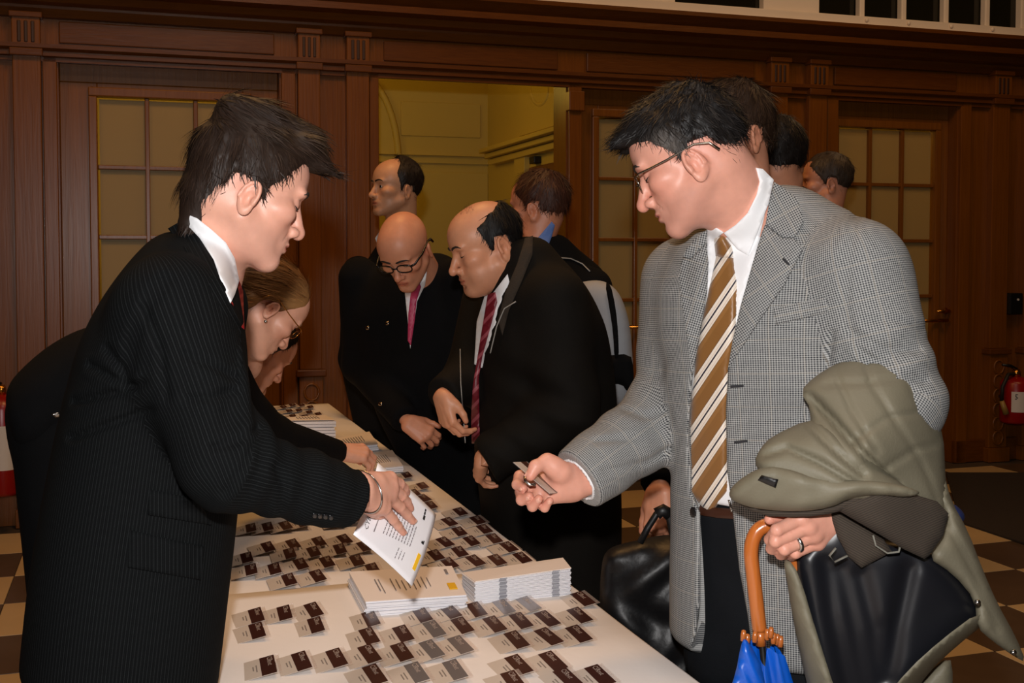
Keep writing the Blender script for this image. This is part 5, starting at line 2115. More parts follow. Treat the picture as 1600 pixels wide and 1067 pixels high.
# ------------------------------------------------------------------ man with the backpack
h7 = Head((-0.0755, -0.010, -0.022), 832, 330, 3.9, 150, 4, 0, 1.0, ears=0.9)
p7, j7 = figure('brown-haired man with a blue shirt collar wearing a backpack', h7, U(838, 372, 3.96), rgb(196, 128, 96),
                [(890, 720, 4.0, .2, .15), (890, 600, 4.0, .2, .15), (888, 500, 4.0, .21, .14), (880, 430, 3.99, .19, .11), (862, 395, 3.98, .12, .08), (848, 368, 3.97, .08, .06)], 150,
                [([(925, 450, 3.92), (935, 580, 3.95), (900, 660, 3.9)], [.07, .06, .05])], M_BLK, hair=dict(SHORT, seed=51, colr=rgb(70, 38, 24), n_str=2600, slen=0.035, lift=0.35), legs=U(890, 700, 4.0), brow=False)
bv7 = bvh_of(j7, [o for o in p7.children if o.name.startswith('body')][0])
patch('shirt_collar', [(840, 372), (862, 346), (867, 352), (862, 370), (852, 395), (843, 388)], bv7, M_BLUESHIRT, p7, off=0.012, thick=0.02, step=4, smooth=4)
piping('piping', [(868, 402), (892, 404), (910, 412), (922, 424)], bv7, 0.9, M_PIPE, p7, 0.012)

# ------------------------------------------------------------------ man hidden behind the grey jacket
DEPTH = 1.11
h9 = Head((-0.0755, -0.010, -0.022), 1180, 216, 2.35, 203, 4, 0, 0.98, ears=0.95)
hand9 = pose_hand(-1, U(1030, 766, 2.40), (-0.05, -0.15, -1), (-0.65, -0.75, 0.0), [(50, 75, 45), (52, 75, 45), (55, 75, 45), (58, 75, 45)], sc=0.95)
p9, j9 = figure('tall brown-haired man in black behind the grey jacket, carrying a bag', h9, U(1165, 300, 2.44), rgb(206, 142, 112),
                [(1135, 1000, 2.52, .18, .14), (1128, 850, 2.52, .18, .14), (1125, 700, 2.52, .18, .14), (1125, 560, 2.51, .19, .145), (1130, 440, 2.50, .185, .13), (1142, 360, 2.48, .14, .09), (1155, 315, 2.46, .09, .07)], 170,
                [([(1110, 420, 2.60), (1062, 600, 2.62), (1031, 762, 2.42)], [.075, .066, .048])], M_BLK, hands=[hand9],
                hair=dict(SHORT, res=0.0042, seed=61, colr=rgb(58, 40, 28), n_str=3800, slen=0.04, lift=0.25, rand=0.2, cap=((0, -0.006, 0.034), (0.083, 0.103, 0.092)), zline=([-.12, -.075, -.055, -.042, -.036, .000, .004, .012, .018, .03, .050, .070, .085, .11], [-.088, -.084, -.070, -.035, .004, .008, -.012, -.022, -.004, .012, .030, .052, .060, .064])), legs=U(1140, 900, 2.54), brow=False, res_h=0.0036)

DEPTH = 1.0
# ------------------------------------------------------------------ two more heads in the queue
h10 = Head((0, 0, 0), 1216, 248, 3.4, 70, 4, 0, 1.0, ears=0)
p10, j10 = figure('man in black seen from behind, the back of his dark head above the grey shoulder', h10, U(1226, 330, 3.42), rgb(190, 130, 100),
                  [(1240, 800, 3.5, .2, .15), (1240, 600, 3.5, .21, .15), (1238, 450, 3.48, .22, .14), (1232, 360, 3.46, .18, .11), (1222, 318, 3.44, .10, .09), (1218, 292, 3.43, .082, .085)], 70, [([(1330, 420, 3.45), (1340, 560, 3.45), (1330, 680, 3.4)], [.07, .06, .05])], M_BLK,
                  hair=dict(SHORT, seed=71, colr=rgb(26, 19, 16), n_str=2500, rand=0.25, lift=0.4, zline=([-.14, 0, .05, .12], [-.12, -.09, .0, .06])), legs=U(1240, 700, 3.5), brow=False)
h11 = Head((-0.0755, -0.010, -0.022), 1298, 290, 4.9, 168, 2, 0, 1.0, ears=0.9)
p11, j11 = figure('grey-brown-haired man furthest right in the queue, mostly hidden', h11, U(1290, 340, 4.95), rgb(188, 128, 100),
                  [(1290, 700, 5.0, .2, .15), (1290, 520, 5.0, .21, .15), (1290, 420, 5.0, .21, .13), (1290, 370, 4.99, .15, .1), (1290, 345, 4.97, .08, .06)], 165, [([(1240, 410, 5.0), (1240, 500, 5.0), (1245, 580, 4.9)], [.07, .06, .05])], M_BLK,
                  hair=dict(SHORT, seed=81, colr=rgb(62, 50, 40), n_str=1500), legs=U(1290, 640, 5.0), brow=False)
h12 = Head((0, 0, 0), 874, 338, 7.8, 120, 4, 0, 1.0)
p12, j12 = figure('distant dark-haired figure half hidden by the doorway jamb', h12, U(875, 360, 7.8), rgb(150, 100, 76),
                  [(876, 560, 7.8, .19, .15), (876, 440, 7.8, .19, .15), (876, 390, 7.8, .18, .12), (876, 370, 7.8, .09, .07)], 120, [([(850, 400, 7.8), (848, 450, 7.8), (850, 500, 7.8)], [.07, .06, .05])], M_BLK,
                  hair=dict(SHORT, seed=91, n_str=400), legs=U(890, 520, 7.8), brow=False, res_h=0.008, res_j=0.02)

# a few thin hairs left on the crown of the man in the maroon tie
rr_ = random.Random(5)
ps, ds, ls = [], [], []
for k in range(160):
    a, b = rr_.uniform(-0.045, 0.045), rr_.uniform(0.02, 0.088)
    zz = 0.03 + 0.086 * math.sqrt(max(0.02, 1 - (a / 0.076) ** 2 - ((b + 0.004) / 0.1) ** 2))
    ps.append((a, b, zz - 0.002))
    ds.append((a * 3, -0.2 - rr_.random(), 0.9))
    ls.append(rr_.uniform(0.008, 0.018))
V, F, T = strands(h6, ps, ds, ls, 0.0007, rgb(40, 30, 22))
mesh_obj('thin_hair', V, F, M_HAIR, p6, smooth=True, tint=T)['kind'] = 'stuff'

# ================================================================== table with white cloths
TZ = 0.745
A0 = UZ(1085, 1065, TZ)                      # a point on the right-hand table edge
TW = 0.755                                    # width of the table


def TB(u, v, z=TZ):
    """table frame: u across from the right-hand edge (leftwards), v along it away from the camera"""
    return np.array((A0[0], A0[1], z)) - UW * u + VW * v


V_NEAR, V_END = -0.75, float(np.dot(UZ(492, 632, TZ) - A0, VW))
V_SPLIT = float(np.dot(UZ(470, 926, TZ) - A0, VW))
M_CLOTH = mat('white_table_linen', rgb(228, 222, 218), 0.75, var=0.03, vscale=6, bump=0.12, bscale=60)
M_TOPW = mat('table_board', rgb(120, 92, 64), 0.6)
M_LEGM = mat('table_leg_steel', rgb(90, 90, 92), 0.35, metal=1.0)


def tbox(mb, u0, u1, v0, v1, z0, z1):
    return mb.hexa([TB(u1, v0, z0), TB(u0, v0, z0), TB(u0, v1, z0), TB(u1, v1, z0), TB(u1, v0, z1), TB(u0, v0, z1), TB(u0, v1, z1), TB(u1, v1, z1)])


def table(v0, v1, label):
    t = empty('folding_table', TB(TW / 2, (v0 + v1) / 2, 0))
    tag(t, label, 'table', )
    tbox(MB(), 0.012, TW - 0.012, v0 + 0.012, v1 - 0.012, TZ - 0.035, TZ - 0.006).build('tabletop', M_TOPW, t)
    for u in (0.08, TW - 0.08):
        for v in (v0 + 0.1, v1 - 0.1):
            MB().tube([TB(u, v, 0.0), TB(u, v, TZ - 0.03)], 0.018, 10).build('leg', M_LEGM, t, smooth=True)


def cloth(v0, v1, dz, label, drop=0.45, over=0.0):
    """cloth with a flat top and a hanging, gently rippled skirt"""
    nu, nv = 26, int((v1 - v0) / 0.05)
    prof = []          # (u, z) across: hanging right side, top, hanging left side
    for k in range(6):
        prof.append((-0.006 - 0.012 * (1 - k / 6), TZ - drop * (1 - k / 6)))
    prof += [(-0.007, TZ - 0.012), (-0.003, TZ - 0.003 + dz), (0.003, TZ + dz)]
    prof += [(TW * k / 14, TZ + dz) for k in range(1, 14)]
    prof += [(TW - 0.003, TZ + dz), (TW + 0.003, TZ - 0.003 + dz), (TW + 0.007, TZ - 0.012)]
    for k in range(1, 7):
        prof.append((TW + 0.006 + 0.012 * k / 6, TZ - drop * k / 6))
    Vv, Ff = [], []
    for j in range(nv + 1):
        v = v0 + (v1 - v0) * j / nv
        for (u, z) in prof:
            hang = max(0.0, min(1.0, (TZ - 0.02 - z) / 0.3))
            rip = 0.018 * hang * math.sin(v * 17 + (1.3 if u > 0.3 else 0))
            crease = 0.0022 * math.exp(-((u - 0.09) / 0.008) ** 2) + 0.0022 * math.exp(-((u - 0.42) / 0.008) ** 2) + 0.0012 * math.sin(v * 9 + u * 7) * math.sin(u * 5 - v * 3)
            Vv.append(TB(u + (rip if u > 0.3 else -rip), v, z + (crease if z > TZ - 0.002 else 0)))
    k = len(prof)
    for j in range(nv):
        for i in range(k - 1):
            Ff.append((j * k + i, j * k + i + 1, (j + 1) * k + i + 1, (j + 1) * k + i))
    o = mesh_obj('tablecloth', np.array(Vv), np.array(Ff), M_CLOTH, None, smooth=True)
    so = o.modifiers.new('thickness', 'SOLIDIFY')
    so.thickness = 0.0016
    so.offset = -1
    tag(o, label, 'tablecloth')
    return o


table(V_NEAR, V_SPLIT, 'near folding table hidden under a white cloth')
table(V_SPLIT + 0.01, V_END, 'far folding table hidden under a white cloth')
cloth(V_SPLIT - 0.04, V_END + 0.01, 0.0, 'white cloth on the far table, under the rows of badges')
cloth(V_NEAR, V_SPLIT + 0.02, 0.0035, 'white cloth on the near table, its edge overlapping the far one')

# ================================================================== name badges
M_BPAPER = mat('badge_paper', rgb(196, 184, 172), 0.35, var=0.04)
M_BMAROON = mat('badge_maroon_print', rgb(58, 30, 26), 0.28, var=0.25, vscale=60)
M_BLET = mat('badge_lettering', rgb(176, 160, 150), 0.4)
M_BTXT = mat('badge_name_print', rgb(120, 108, 100), 0.5)
M_BGLINT = mat('badge_silver_sticker', rgb(150, 146, 148), 0.2, metal=0.6)  # silver colour stands in for light glinting off some maroon headers


def clear_plastic():
    m, nt, b = new_mat('clear_badge_plastic')
    tr = N(nt, 'ShaderNodeBsdfTransparent')
    gl = N(nt, 'ShaderNodeBsdfGlossy', Roughness=0.12)
    df = N(nt, 'ShaderNodeBsdfDiffuse')
    df.inputs[0].default_value = rgb(226, 206, 196)
    m1 = N(nt, 'ShaderNodeMixShader')
    m1.inputs[0].default_value = 0.14
    m2 = N(nt, 'ShaderNodeMixShader')
    m2.inputs[0].default_value = 0.06
    nt.links.new(tr.outputs[0], m1.inputs[1])
    nt.links.new(df.outputs[0], m1.inputs[2])
    nt.links.new(m1.outputs[0], m2.inputs[1])
    nt.links.new(gl.outputs[0], m2.inputs[2])
    nt.links.new(m2.outputs[0], nt.nodes['Material Output'].inputs[0])
    return m


M_CLEAR = clear_plastic()
BL, BWD = 0.086, 0.060          # badge: text runs along BL, header at +y


def quad_obj(name, x0, x1, y0, y1, z0, z1, m, parent):
    return MB().box((x0, y0, z0), (x1, y1, z1)).build(name, m, parent)


def text_mesh(txt, size, m, name):
    cu = bpy.data.curves.new(name, 'FONT')
    cu.body = txt
    cu.size = size
    cu.resolution_u = 1
    cu.fill_mode = 'FRONT'
    ob = bpy.data.objects.new(name, cu)
    COL.objects.link(ob)
    dg = bpy.context.evaluated_depsgraph_get()
    me = bpy.data.meshes.new_from_object(ob.evaluated_get(dg))
    bpy.data.objects.remove(ob)
    me.materials.clear()
    me.materials.append(m)
    return me


def set_local(o, parent):
    o.parent = parent
    o.matrix_parent_inverse = Matrix.Identity(4)


def badge_proto(shiny):
    """parts kept as meshes so that copies share them"""
    out = []
    r = empty('proto')
    for nm, b, m in (('sleeve', (-BL / 2 - 0.001, BL / 2 + 0.001, -BWD / 2 - 0.001, BWD / 2 + 0.005, 0.0, 0.0008), M_CLEAR),
                     ('name_card', (-BL / 2, BL / 2, -BWD / 2, BWD / 2 - 0.003, 0.0009, 0.0014), M_BPAPER),
                     ('header_band', (-BL / 2, BL / 2, 0.002, BWD / 2 - 0.003, 0.0015, 0.0018), M_BGLINT if shiny else M_BMAROON)):
        o = quad_obj(nm, *b, m, None)
        out.append((nm, o.data))
        bpy.data.objects.remove(o)
    me = text_mesh('CSRnet', 0.0135, M_BLET, 'header_lettering')
    me.transform(Matrix.Translation((-BL / 2 + 0.004, BWD / 2 - 0.0155, 0.0020)))
    out.append(('header_lettering', me))
    mb = MB()
    for y, a, b_ in ((-0.006, -0.014, 0.016), (-0.0115, -0.010, 0.010)):
        x = a
        while x < b_:
            w = random.uniform(0.002, 0.005)
            mb.box((x, y, 0.0015), (x + w, y + 0.0022, 0.0017))
            x += w + 0.001
    o = mb.build('name_print', M_BTXT, None)
    out.append(('name_print', o.data))
    bpy.data.objects.remove(o)
    mb = MB().box((-0.012, 0.022, -0.008), (0.012, 0.028, -0.0005))
    o = mb.build('clip', M_STEEL, None, bevel=0.001)
    out.append(('clip', o.data))
    bpy.data.objects.remove(o)
    bpy.data.objects.remove(r)
    return out


PROTO = {0: badge_proto(False), 1: badge_proto(True)}


def zo(lst, ox, oy, sc):
    return [(ox + a / sc, oy + b / sc) + tuple(r) for a, b, *r in lst]


near_left = zo([(130, 708), (248, 697), (370, 685), (378, 748), (132, 772), (175, 918), (315, 900), (462, 887)], 340, 700, 2.667)
near_mid = zo([(608, 722), (600, 795), (600, 870), (735, 862), (742, 785), (823, 705), (940, 690), (1050, 683), (872, 765, 1), (860, 850, 1), (980, 832, 1), (990, 750), (620, 957), (795, 948, 1), (955, 936, 1)], 340, 700, 2.667)
near_right = zo([(1165, 672, 1), (1268, 660, 1), (1495, 638), (1125, 745), (1235, 730), (1345, 722), (1480, 707), (1215, 810), (1350, 797), (1475, 785), (1222, 915), (1365, 900), (1200, 985), (1430, 975), (1560, 960)], 340, 700, 2.667)
mid_left = zo([(185, 420), (290, 408), (398, 398), (505, 388), (275, 447), (375, 440), (485, 428), (588, 417), (210, 512), (320, 492), (430, 483), (555, 477), (270, 557), (390, 542), (112, 515), (95, 465), (620, 512), (115, 340), (185, 335), (260, 330), (330, 318), (545, 300), (480, 312)], 340, 700, 2.667)
mid_right = zo([(770, 118), (835, 163), (800, 193), (840, 215), (868, 245), (990, 272), (945, 315), (1062, 308), (985, 355), (1090, 345), (925, 400), (1035, 395), (1130, 385), (885, 455), (985, 440), (1190, 420), (1050, 478), (1140, 475), (1245, 465), (940, 488)], 340, 700, 2.667)
far_end = [(438, 637), (452, 634), (466, 634), (480, 637), (447, 643), (462, 642), (478, 645), (492, 648), (452, 651), (472, 652), (490, 655)]


def put_badge(px, py, lab, grp, shiny=0, jit=3.0):
    p = UZ(px, py, TZ + 0.009)
    # long side runs along the table towards the camera, header edge lifted by the clip
    yaw = math.atan2(-VW[1], -VW[0]) + R(random.uniform(-jit, jit))
    b = empty('name_badge')
    tag(b, lab, 'badge', grp)
    M = Matrix.Translation(Vector(p)) @ Matrix.Rotation(yaw, 4, 'Z') @ Matrix.Rotation(R(11), 4, 'X')
    b.matrix_basis = M
    for nm, me in PROTO[shiny]:
        o = bpy.data.objects.new(nm, me)
        COL.objects.link(o)
        set_local(o, b)
    return b


ORD = ('first', 'second', 'third', 'fourth', 'fifth', 'sixth', 'seventh', 'eighth', 'ninth', 'tenth', 'eleventh', 'twelfth', 'thirteenth', 'fourteenth')
for lst, place, grp in ((near_left, 'by pinstriped jacket', 'badges on the near table by the pinstriped man'),
                        (near_mid, 'below left brochures', 'badges on the near table below the brochures'),
                        (near_right, 'by near right edge', 'badges along the near table edge'),
                        (mid_left, 'under pinstriped sleeve', 'badges under the pinstriped sleeve'),
                        (mid_right, 'right of held sheet', 'badges right of the held sheet'),
                        (far_end, 'at far end', 'badges at the far table end')):
    info = []
    for q in lst:
        p = UZ(q[0], q[1], TZ)
        info.append((float(np.dot(p - A0, VW)), q))
    info.sort(key=lambda t: t[0])
    rws_, cur = [], [info[0]]
    for t in info[1:]:
        if t[0] - cur[0][0] > 0.06:
            rws_.append(cur)
            cur = []
        cur.append(t)
    rws_.append(cur)
    for ri, rw in enumerate(rws_):
        rw.sort(key=lambda t: t[1][0])
        for ci, (_, q) in enumerate(rw):
            shiny = 1 if len(q) > 2 else 0
            kind = 'glinting silver-headed' if shiny else 'maroon-headed'
            put_badge(q[0], q[1], '%s name badge, %s from left, %s row from front, %s' % (kind, ORD[ci], ORD[min(ri, 13)], place), grp, shiny)

# ================================================================== brochures
M_PAPER = mat('white_brochure_paper', rgb(232, 230, 234), 0.55, var=0.02)
M_PAPERW = mat('cream_brochure_cover', rgb(238, 228, 222), 0.5, var=0.02)
M_PTXT = mat('grey_print', rgb(128, 122, 124), 0.6)
M_PYEL = mat('yellow_print', rgb(236, 184, 36), 0.5)


def plane_fit(c):
    return [np.array(q, float) for q in c]


def bil(c, u, v):
    return c[0] * (1 - u) * (1 - v) + c[1] * u * (1 - v) + c[2] * u * v + c[3] * (1 - u) * v


def print_on(c, lines, parent, name, m, up, lift=0.0012):
    """bars of print (u0,u1,v0,v1) on a quad"""
    mb = MB()
    for u0, u1, v0, v1 in lines:
        q = [bil(c, u0, v0), bil(c, u1, v0), bil(c, u1, v1), bil(c, u0, v1)]
        mb.hexa([p + up * lift * 0.4 for p in q] + [p + up * lift for p in q])
    return mb.build(name, m, parent)


def words_line(u, v0, v1, w, rg=random):
    out = []
    v = v0
    while v < v1:
        l = rg.uniform(0.012, 0.05)
        out.append((u, u + w, v, min(v + l, v1)))
        v += l + 0.012
    return out


def slab(c, th, n=1, jit=0.0, seed=0):
    """sheets lying on each other, corners c on the lower face"""
    rg = random.Random(seed)
    mb = MB()
    t = th / n
    for k in range(n):
        o = UW * rg.uniform(-jit, jit) + VW * rg.uniform(-jit, jit)
        mb.hexa([p + o + np.array((0, 0, k * t)) for p in c] + [p + o + np.array((0, 0, k * t + t * 0.8)) for p in c])
    return mb


zt = TZ + 0.0055
# left stack: printed covers uppermost
stk = empty('brochure_stack', UZ(645, 925, zt))
tag(stk, 'stack of printed leaflets with a yellow box, under the held sheet', 'brochures')
zt1 = zt + 0.030
c = [UZ(*q, zt1) for q in ((571, 940), (545, 893), (706, 884), (729, 929))]
lo = [q - np.array((0, 0, 0.030)) for q in c]
slab(lo, 0.0290, 9, 0.003, 3).build('leaflets', M_PAPER, stk)
top = slab([q - np.array((0, 0, 0.001)) for q in c], 0.0012).build('cover', M_PAPERW, stk)
UPZ = np.array((0, 0, 1.0))
ln = []
for k in range(7):
    ln += words_line(0.22 + 0.09 * k, 0.36, 0.36 + random.uniform(0.2, 0.34), 0.012)
cc = [c[1], c[2], c[3], c[0]]
tr = lambda L: [(v0, v1, 1 - u1, 1 - u0) for u0, u1, v0, v1 in L]
print_on(cc, [(0.19, 0.20, 0.35, 0.72), (0.225, 0.232, 0.35, 0.8)] + [(0.34 + 0.05 * k, 0.347 + 0.05 * k, 0.35 + 0.04 * (k % 3), 0.74 - 0.06 * (k % 2)) for k in range(8)] + [(0.9, 0.925, 0.14, 0.30)], top, 'cover_print', M_PTXT, UPZ, 0.0022)
print_on(cc, [(0.86, 0.94, 0.62, 0.82)], top, 'yellow_box', M_PYEL, UPZ, 0.0022)
# right stack: folded leaflets seen from their folds
stk2 = empty('brochure_stack', UZ(815, 930, zt))
tag(stk2, 'fanned stack of folded leaflets showing white edges, near the right table edge', 'brochures')
c = [UZ(*q, zt) for q in ((742, 944), (892, 930), (879, 909), (722, 921))]
nsh = 20
for k in range(nsh):
    z = 0.0029 * k
    sh = UW * (0.0012 * math.sin(k * 1.7)) + VW * (0.0006 * math.sin(k * 2.3))
    f = k / nsh
    cs = [c[0] + sh + np.array((0, 0, z * 0.80)), c[1] + sh + np.array((0, 0, z)), c[2] + sh + np.array((0, 0, z * 0.92)), c[3] + sh + np.array((0, 0, z * 0.62))]
    mb = MB().hexa(cs + [q + np.array((0, 0, 0.0022)) for q in cs])
    mb.build('leaflet', M_PAPER if k < nsh - 1 else M_PAPERW, stk2, bevel=0.0008)
# grey printed band running down the folds
for fr in (0.25, 0.80):
    mb = MB()
    for k in range(nsh):
        z = 0.0029 * k
        sh = UW * (0.0012 * math.sin(k * 1.7)) + VW * (0.0006 * math.sin(k * 2.3))
        a = c[0] * (1 - fr) + c[1] * fr + sh + np.array((0, 0, z * (0.80 + 0.2 * fr))) - VW * 0.0012
        b = a + (c[1] - c[0]) * 0.075
        mb.hexa([a, b, b + VW * 0.001, a + VW * 0.001] + [q + np.array((0, 0, 0.0019)) for q in (a, b, b + VW * 0.001, a + VW * 0.001)])
    mb.build('printed_band', mat('grey_fold_print', rgb(150, 150, 158), 0.6), stk2)


def far_stack(cs, th, n, label, seed):
    s = empty('brochure_stack', UZ(cs[0][0], cs[0][1], zt))
    tag(s, label, 'brochures')
    z1 = zt + th
    c = [UZ(*q, z1) for q in cs]
    slab([q - np.array((0, 0, th)) for q in c], th * 0.96, n, 0.003, seed).build('leaflets', M_PAPER, s)
    tp = slab([q - np.array((0, 0, 0.001)) for q in c], 0.0014).build('cover', M_PAPERW, s)
    cc = [c[1], c[2], c[3], c[0]]
    print_on(cc, [(0.2 + 0.07 * k, 0.215 + 0.07 * k, 0.25, 0.7) for k in range(8)], tp, 'cover_print', M_PTXT, UPZ, 0.0024)


far_stack([(455, 657), (448, 652), (508, 648), (524, 656)], 0.075, 6, 'tall stack of white leaflets at the far end of the table', 5)
far_stack([(535, 699), (520, 686), (577, 674), (591, 694)], 0.022, 3, 'low stack of leaflets just beyond the hand of the woman', 6)
far_stack([(585, 732), (560, 712), (613, 703), (630, 728)], 0.018, 3, 'low stack of leaflets in front of the hand of the woman', 7)

# ------------------------------------------------------------------ the sheet held by the pinstriped man
PC = [U(556, 834, 1.80), U(647, 915, 1.88), U(685, 803, 1.99), U(594, 722, 1.911)]     # left, bottom, right, top
nrm = np.cross(PC[1] - PC[0], PC[3] - PC[0])
nrm /= np.linalg.norm(nrm)
if np.dot(nrm, CP - PC[0]) < 0:
    nrm = -nrm
NU = 14
gv = []
for side in (0, 1):
    for j in range(NU + 1):
        for i in range(NU + 1):
            u, v = i / NU, j / NU
            bend = -0.005 * (2 * v - 1) ** 2 + 0.004 * math.sin(u * 3)
            gv.append(bil(PC, u, v) + nrm * (bend - side * 0.0006))
M1 = (NU + 1) ** 2
gf = []
for j in range(NU):
    for i in range(NU):
        a = j * (NU + 1) + i
        q = (a, a + 1, a + NU + 2, a + NU + 1)
        gf.append(q)
        gf.append(tuple(x + M1 for x in q[::-1]))
for i in range(NU):
    for a, b in ((i, i + 1), (NU * (NU + 1) + i + 1, NU * (NU + 1) + i), ((i + 1) * (NU + 1), i * (NU + 1)), (i * (NU + 1) + NU, (i + 1) * (NU + 1) + NU)):
        gf.append((b, a, a + M1, b + M1))
sheet = mesh_obj('printed_sheet', np.array(gv), np.array(gf), M_PAPER, None, smooth=True)
fix_normals(sheet)
tag(sheet, 'white printed sheet held in the hand of the pinstriped man', 'paper')


def on_sheet(rects, name, m):
    mb = MB()
    for u0, u1, v0, v1 in rects:
        f = lambda u, v, h: bil(PC, u, v) + nrm * (-0.005 * (2 * v - 1) ** 2 + 0.004 * math.sin(u * 3) + h)
        q = [(u0, v0), (u1, v0), (u1, v1), (u0, v1)]
        mb.hexa([f(*p, 0.0002) for p in q] + [f(*p, 0.0009) for p in q])
    return mb.build(name, m, sheet)


# heading, paragraphs and the yellow box; u runs down the page, v along the lines
L = [(0.21, 0.222, 0.18, 0.62)]
for k in range(10):
    L += words_line(0.33 + 0.045 * k, 0.24 + 0.012 * k, 0.62 + 0.02 * (k % 3), 0.009)
for k in range(3):
    L += words_line(0.60 + 0.05 * k, 0.10 + 0.02 * k, 0.24, 0.008)
on_sheet(L, 'body_print', M_PTXT)
on_sheet([(0.895, 0.945, 0.16, 0.37)], 'yellow_box', M_PYEL)
on_sheet([(0.885, 0.905, 0.50, 0.53), (0.91, 0.925, 0.50, 0.55), (0.80, 0.83, 0.78, 0.84), (0.80, 0.82, 0.85, 0.89), (0.80, 0.82, 0.90, 0.93)], 'logo_print', M_INK)['kind'] = 'stuff'
me = text_mesh('CYBO-FAMIN', 0.0135, M_INK, 'heading_print')
o = bpy.data.objects.new('heading_print', me)
link(o, sheet)
ud = (PC[1] - PC[0]) / np.linalg.norm(PC[1] - PC[0])
vd = (PC[3] - PC[0])
vd = vd - ud * np.dot(vd, ud)
vd /= np.linalg.norm(vd)
org = bil(PC, 0.13, 0.13) + nrm * 0.0012
Mx = Matrix.Identity(4)
for r_ in range(3):
    Mx[r_][0], Mx[r_][1], Mx[r_][2], Mx[r_][3] = vd[r_], -ud[r_], nrm[r_] if np.dot(np.cross(vd, -ud), nrm) > 0 else -nrm[r_], org[r_]
o.matrix_basis = Mx

# ------------------------------------------------------------------ badge held out by the man in grey
DEPTH = K8
ea, eb = U(800, 722, 1.845), U(859, 773, 1.812)
dx = (eb - ea)
dx /= np.linalg.norm(dx)
dp = U(812, 714, 1.90) - ea
dp -= dx * np.dot(dp, dx)
dp /= np.linalg.norm(dp)
dn = np.cross(dx, dp)
hb = empty('name_badge')
tag(hb, 'name badge seen edge-on between finger and thumb of the man in grey', 'badge')
cen = (ea + eb) / 2 + dp * 0.032
Mx = Matrix.Identity(4)
for r_ in range(3):
    Mx[r_][0], Mx[r_][1], Mx[r_][2], Mx[r_][3] = dx[r_], dp[r_], dn[r_], cen[r_]
hb.matrix_basis = Mx
for nm, me in PROTO[0][:3]:
    o = bpy.data.objects.new(nm, me)
    COL.objects.link(o)
    set_local(o, hb)
o = MB().tube([(-0.012, -0.028, -0.004), (-0.004, -0.034, -0.009), (0.006, -0.034, -0.009), (0.012, -0.028, -0.004)], 0.0032, 8).build('clip', M_STEEL, None, smooth=True)
set_local(o, hb)

# ================================================================== umbrella
M_UWOOD = wood('varnished_handle_wood', rgb(150, 74, 26), rgb(196, 112, 48), rough=0.2, coat=0.8)
M_UBLUE = mat('blue_umbrella_nylon', rgb(8, 84, 190), 0.35, var=0.25, vscale=18, spec=0.6)
um = empty('umbrella', U(1186, 1000, 1.63) * np.array((1, 1, 0)))
tag(um, 'furled blue umbrella with a wooden crook handle', 'umbrella')
UY = 1.645
hp_ = [(1187, 985), (1184, 960), (1180, 925), (1176, 890), (1173.5, 865), (1176, 845), (1184, 829), (1197, 821), (1212, 820), (1227, 827), (1238, 842), (1244, 860), (1245.5, 875), (1244, 889)]
hpts = np.array([U(x, y, UY - 0.01 * (i > 8)) for i, (x, y) in enumerate(hp_)])
fine = []
for i in range(len(hpts) - 1):
    p0, p1_, p2_, p3_ = hpts[max(i - 1, 0)], hpts[i], hpts[i + 1], hpts[min(i + 2, len(hpts) - 1)]
    for t in np.linspace(0, 1, 5)[:-1]:
        fine.append(0.5 * ((2 * p1_) + (-p0 + p2_) * t + (2 * p0 - 5 * p1_ + 4 * p2_ - p3_) * t * t + (-p0 + 3 * p1_ - 3 * p2_ + p3_) * t ** 3))
fine.append(hpts[-1])
MB().tube(fine, 0.0116, 14).build('crook_handle', M_UWOOD, um, smooth=True)
MB().tube([U(1187, 984, UY), U(1189, 1008, UY)], [0.0088, 0.0082], 12).build('ferrule_collar', M_UWOOD, um, smooth=True)
ua, ub = U(1190, 1000, UY), U(1262, 1700, UY + 0.02)
ub = ua + (ub - ua) / np.linalg.norm(ub - ua) * 0.80
MB().tube([ua, ub], 0.005, 8).build('shaft', M_BLACKP, um, smooth=True)
axu = (ub - ua) / np.linalg.norm(ub - ua)
r1 = np.cross(axu, (0, 1, 0))
r1 /= np.linalg.norm(r1)
r2 = np.cross(axu, r1)
cv, cf = [], []
NS, NL = 48, 26
for j in range(NL + 1):
    t = j / NL
    R0 = 0.026 + 0.022 * min(1, t * 5) if t < 0.35 else 0.048 * (1 - (t - 0.35) / 0.66) ** 0.8 + 0.004
    for i in range(NS):
        a = 2 * math.pi * i / NS
        rr = R0 * (1 + 0.24 * math.sin(8 * a + 3.5 * t) + 0.10 * math.sin(3 * a + 9 * t))
        start = 0.006 * math.sin(8 * a + 1.0) + (0.014 * (math.sin(4 * a) > 0.2))
        cv.append(ua + axu * (0.012 + start * (1 - t) + t * 0.70) + (r1 * math.cos(a) + r2 * math.sin(a)) * rr)
for j in range(NL):
    for i in range(NS):
        k = (i + 1) % NS
        cf.append((j * NS + i, j * NS + k, (j + 1) * NS + k, (j + 1) * NS + i))
can = mesh_obj('canopy', np.array(cv), np.array(cf), M_UBLUE, um, smooth=True)
fl = cushion('canopy', [(1136, 1090), (1150, 1050), (1157, 1010), (1163, 995), (1176, 1012), (1190, 1040), (1200, 1090)], lambda v: 0 * v[:, 0] + 1.60, M_UBLUE, um, bulge=0.012, back=0.01, D=18, step=7, rounded=1, fn=lambda v: 0.004 * np.sin((v[:, 0] - 0.4 * v[:, 1]) * 0.35))
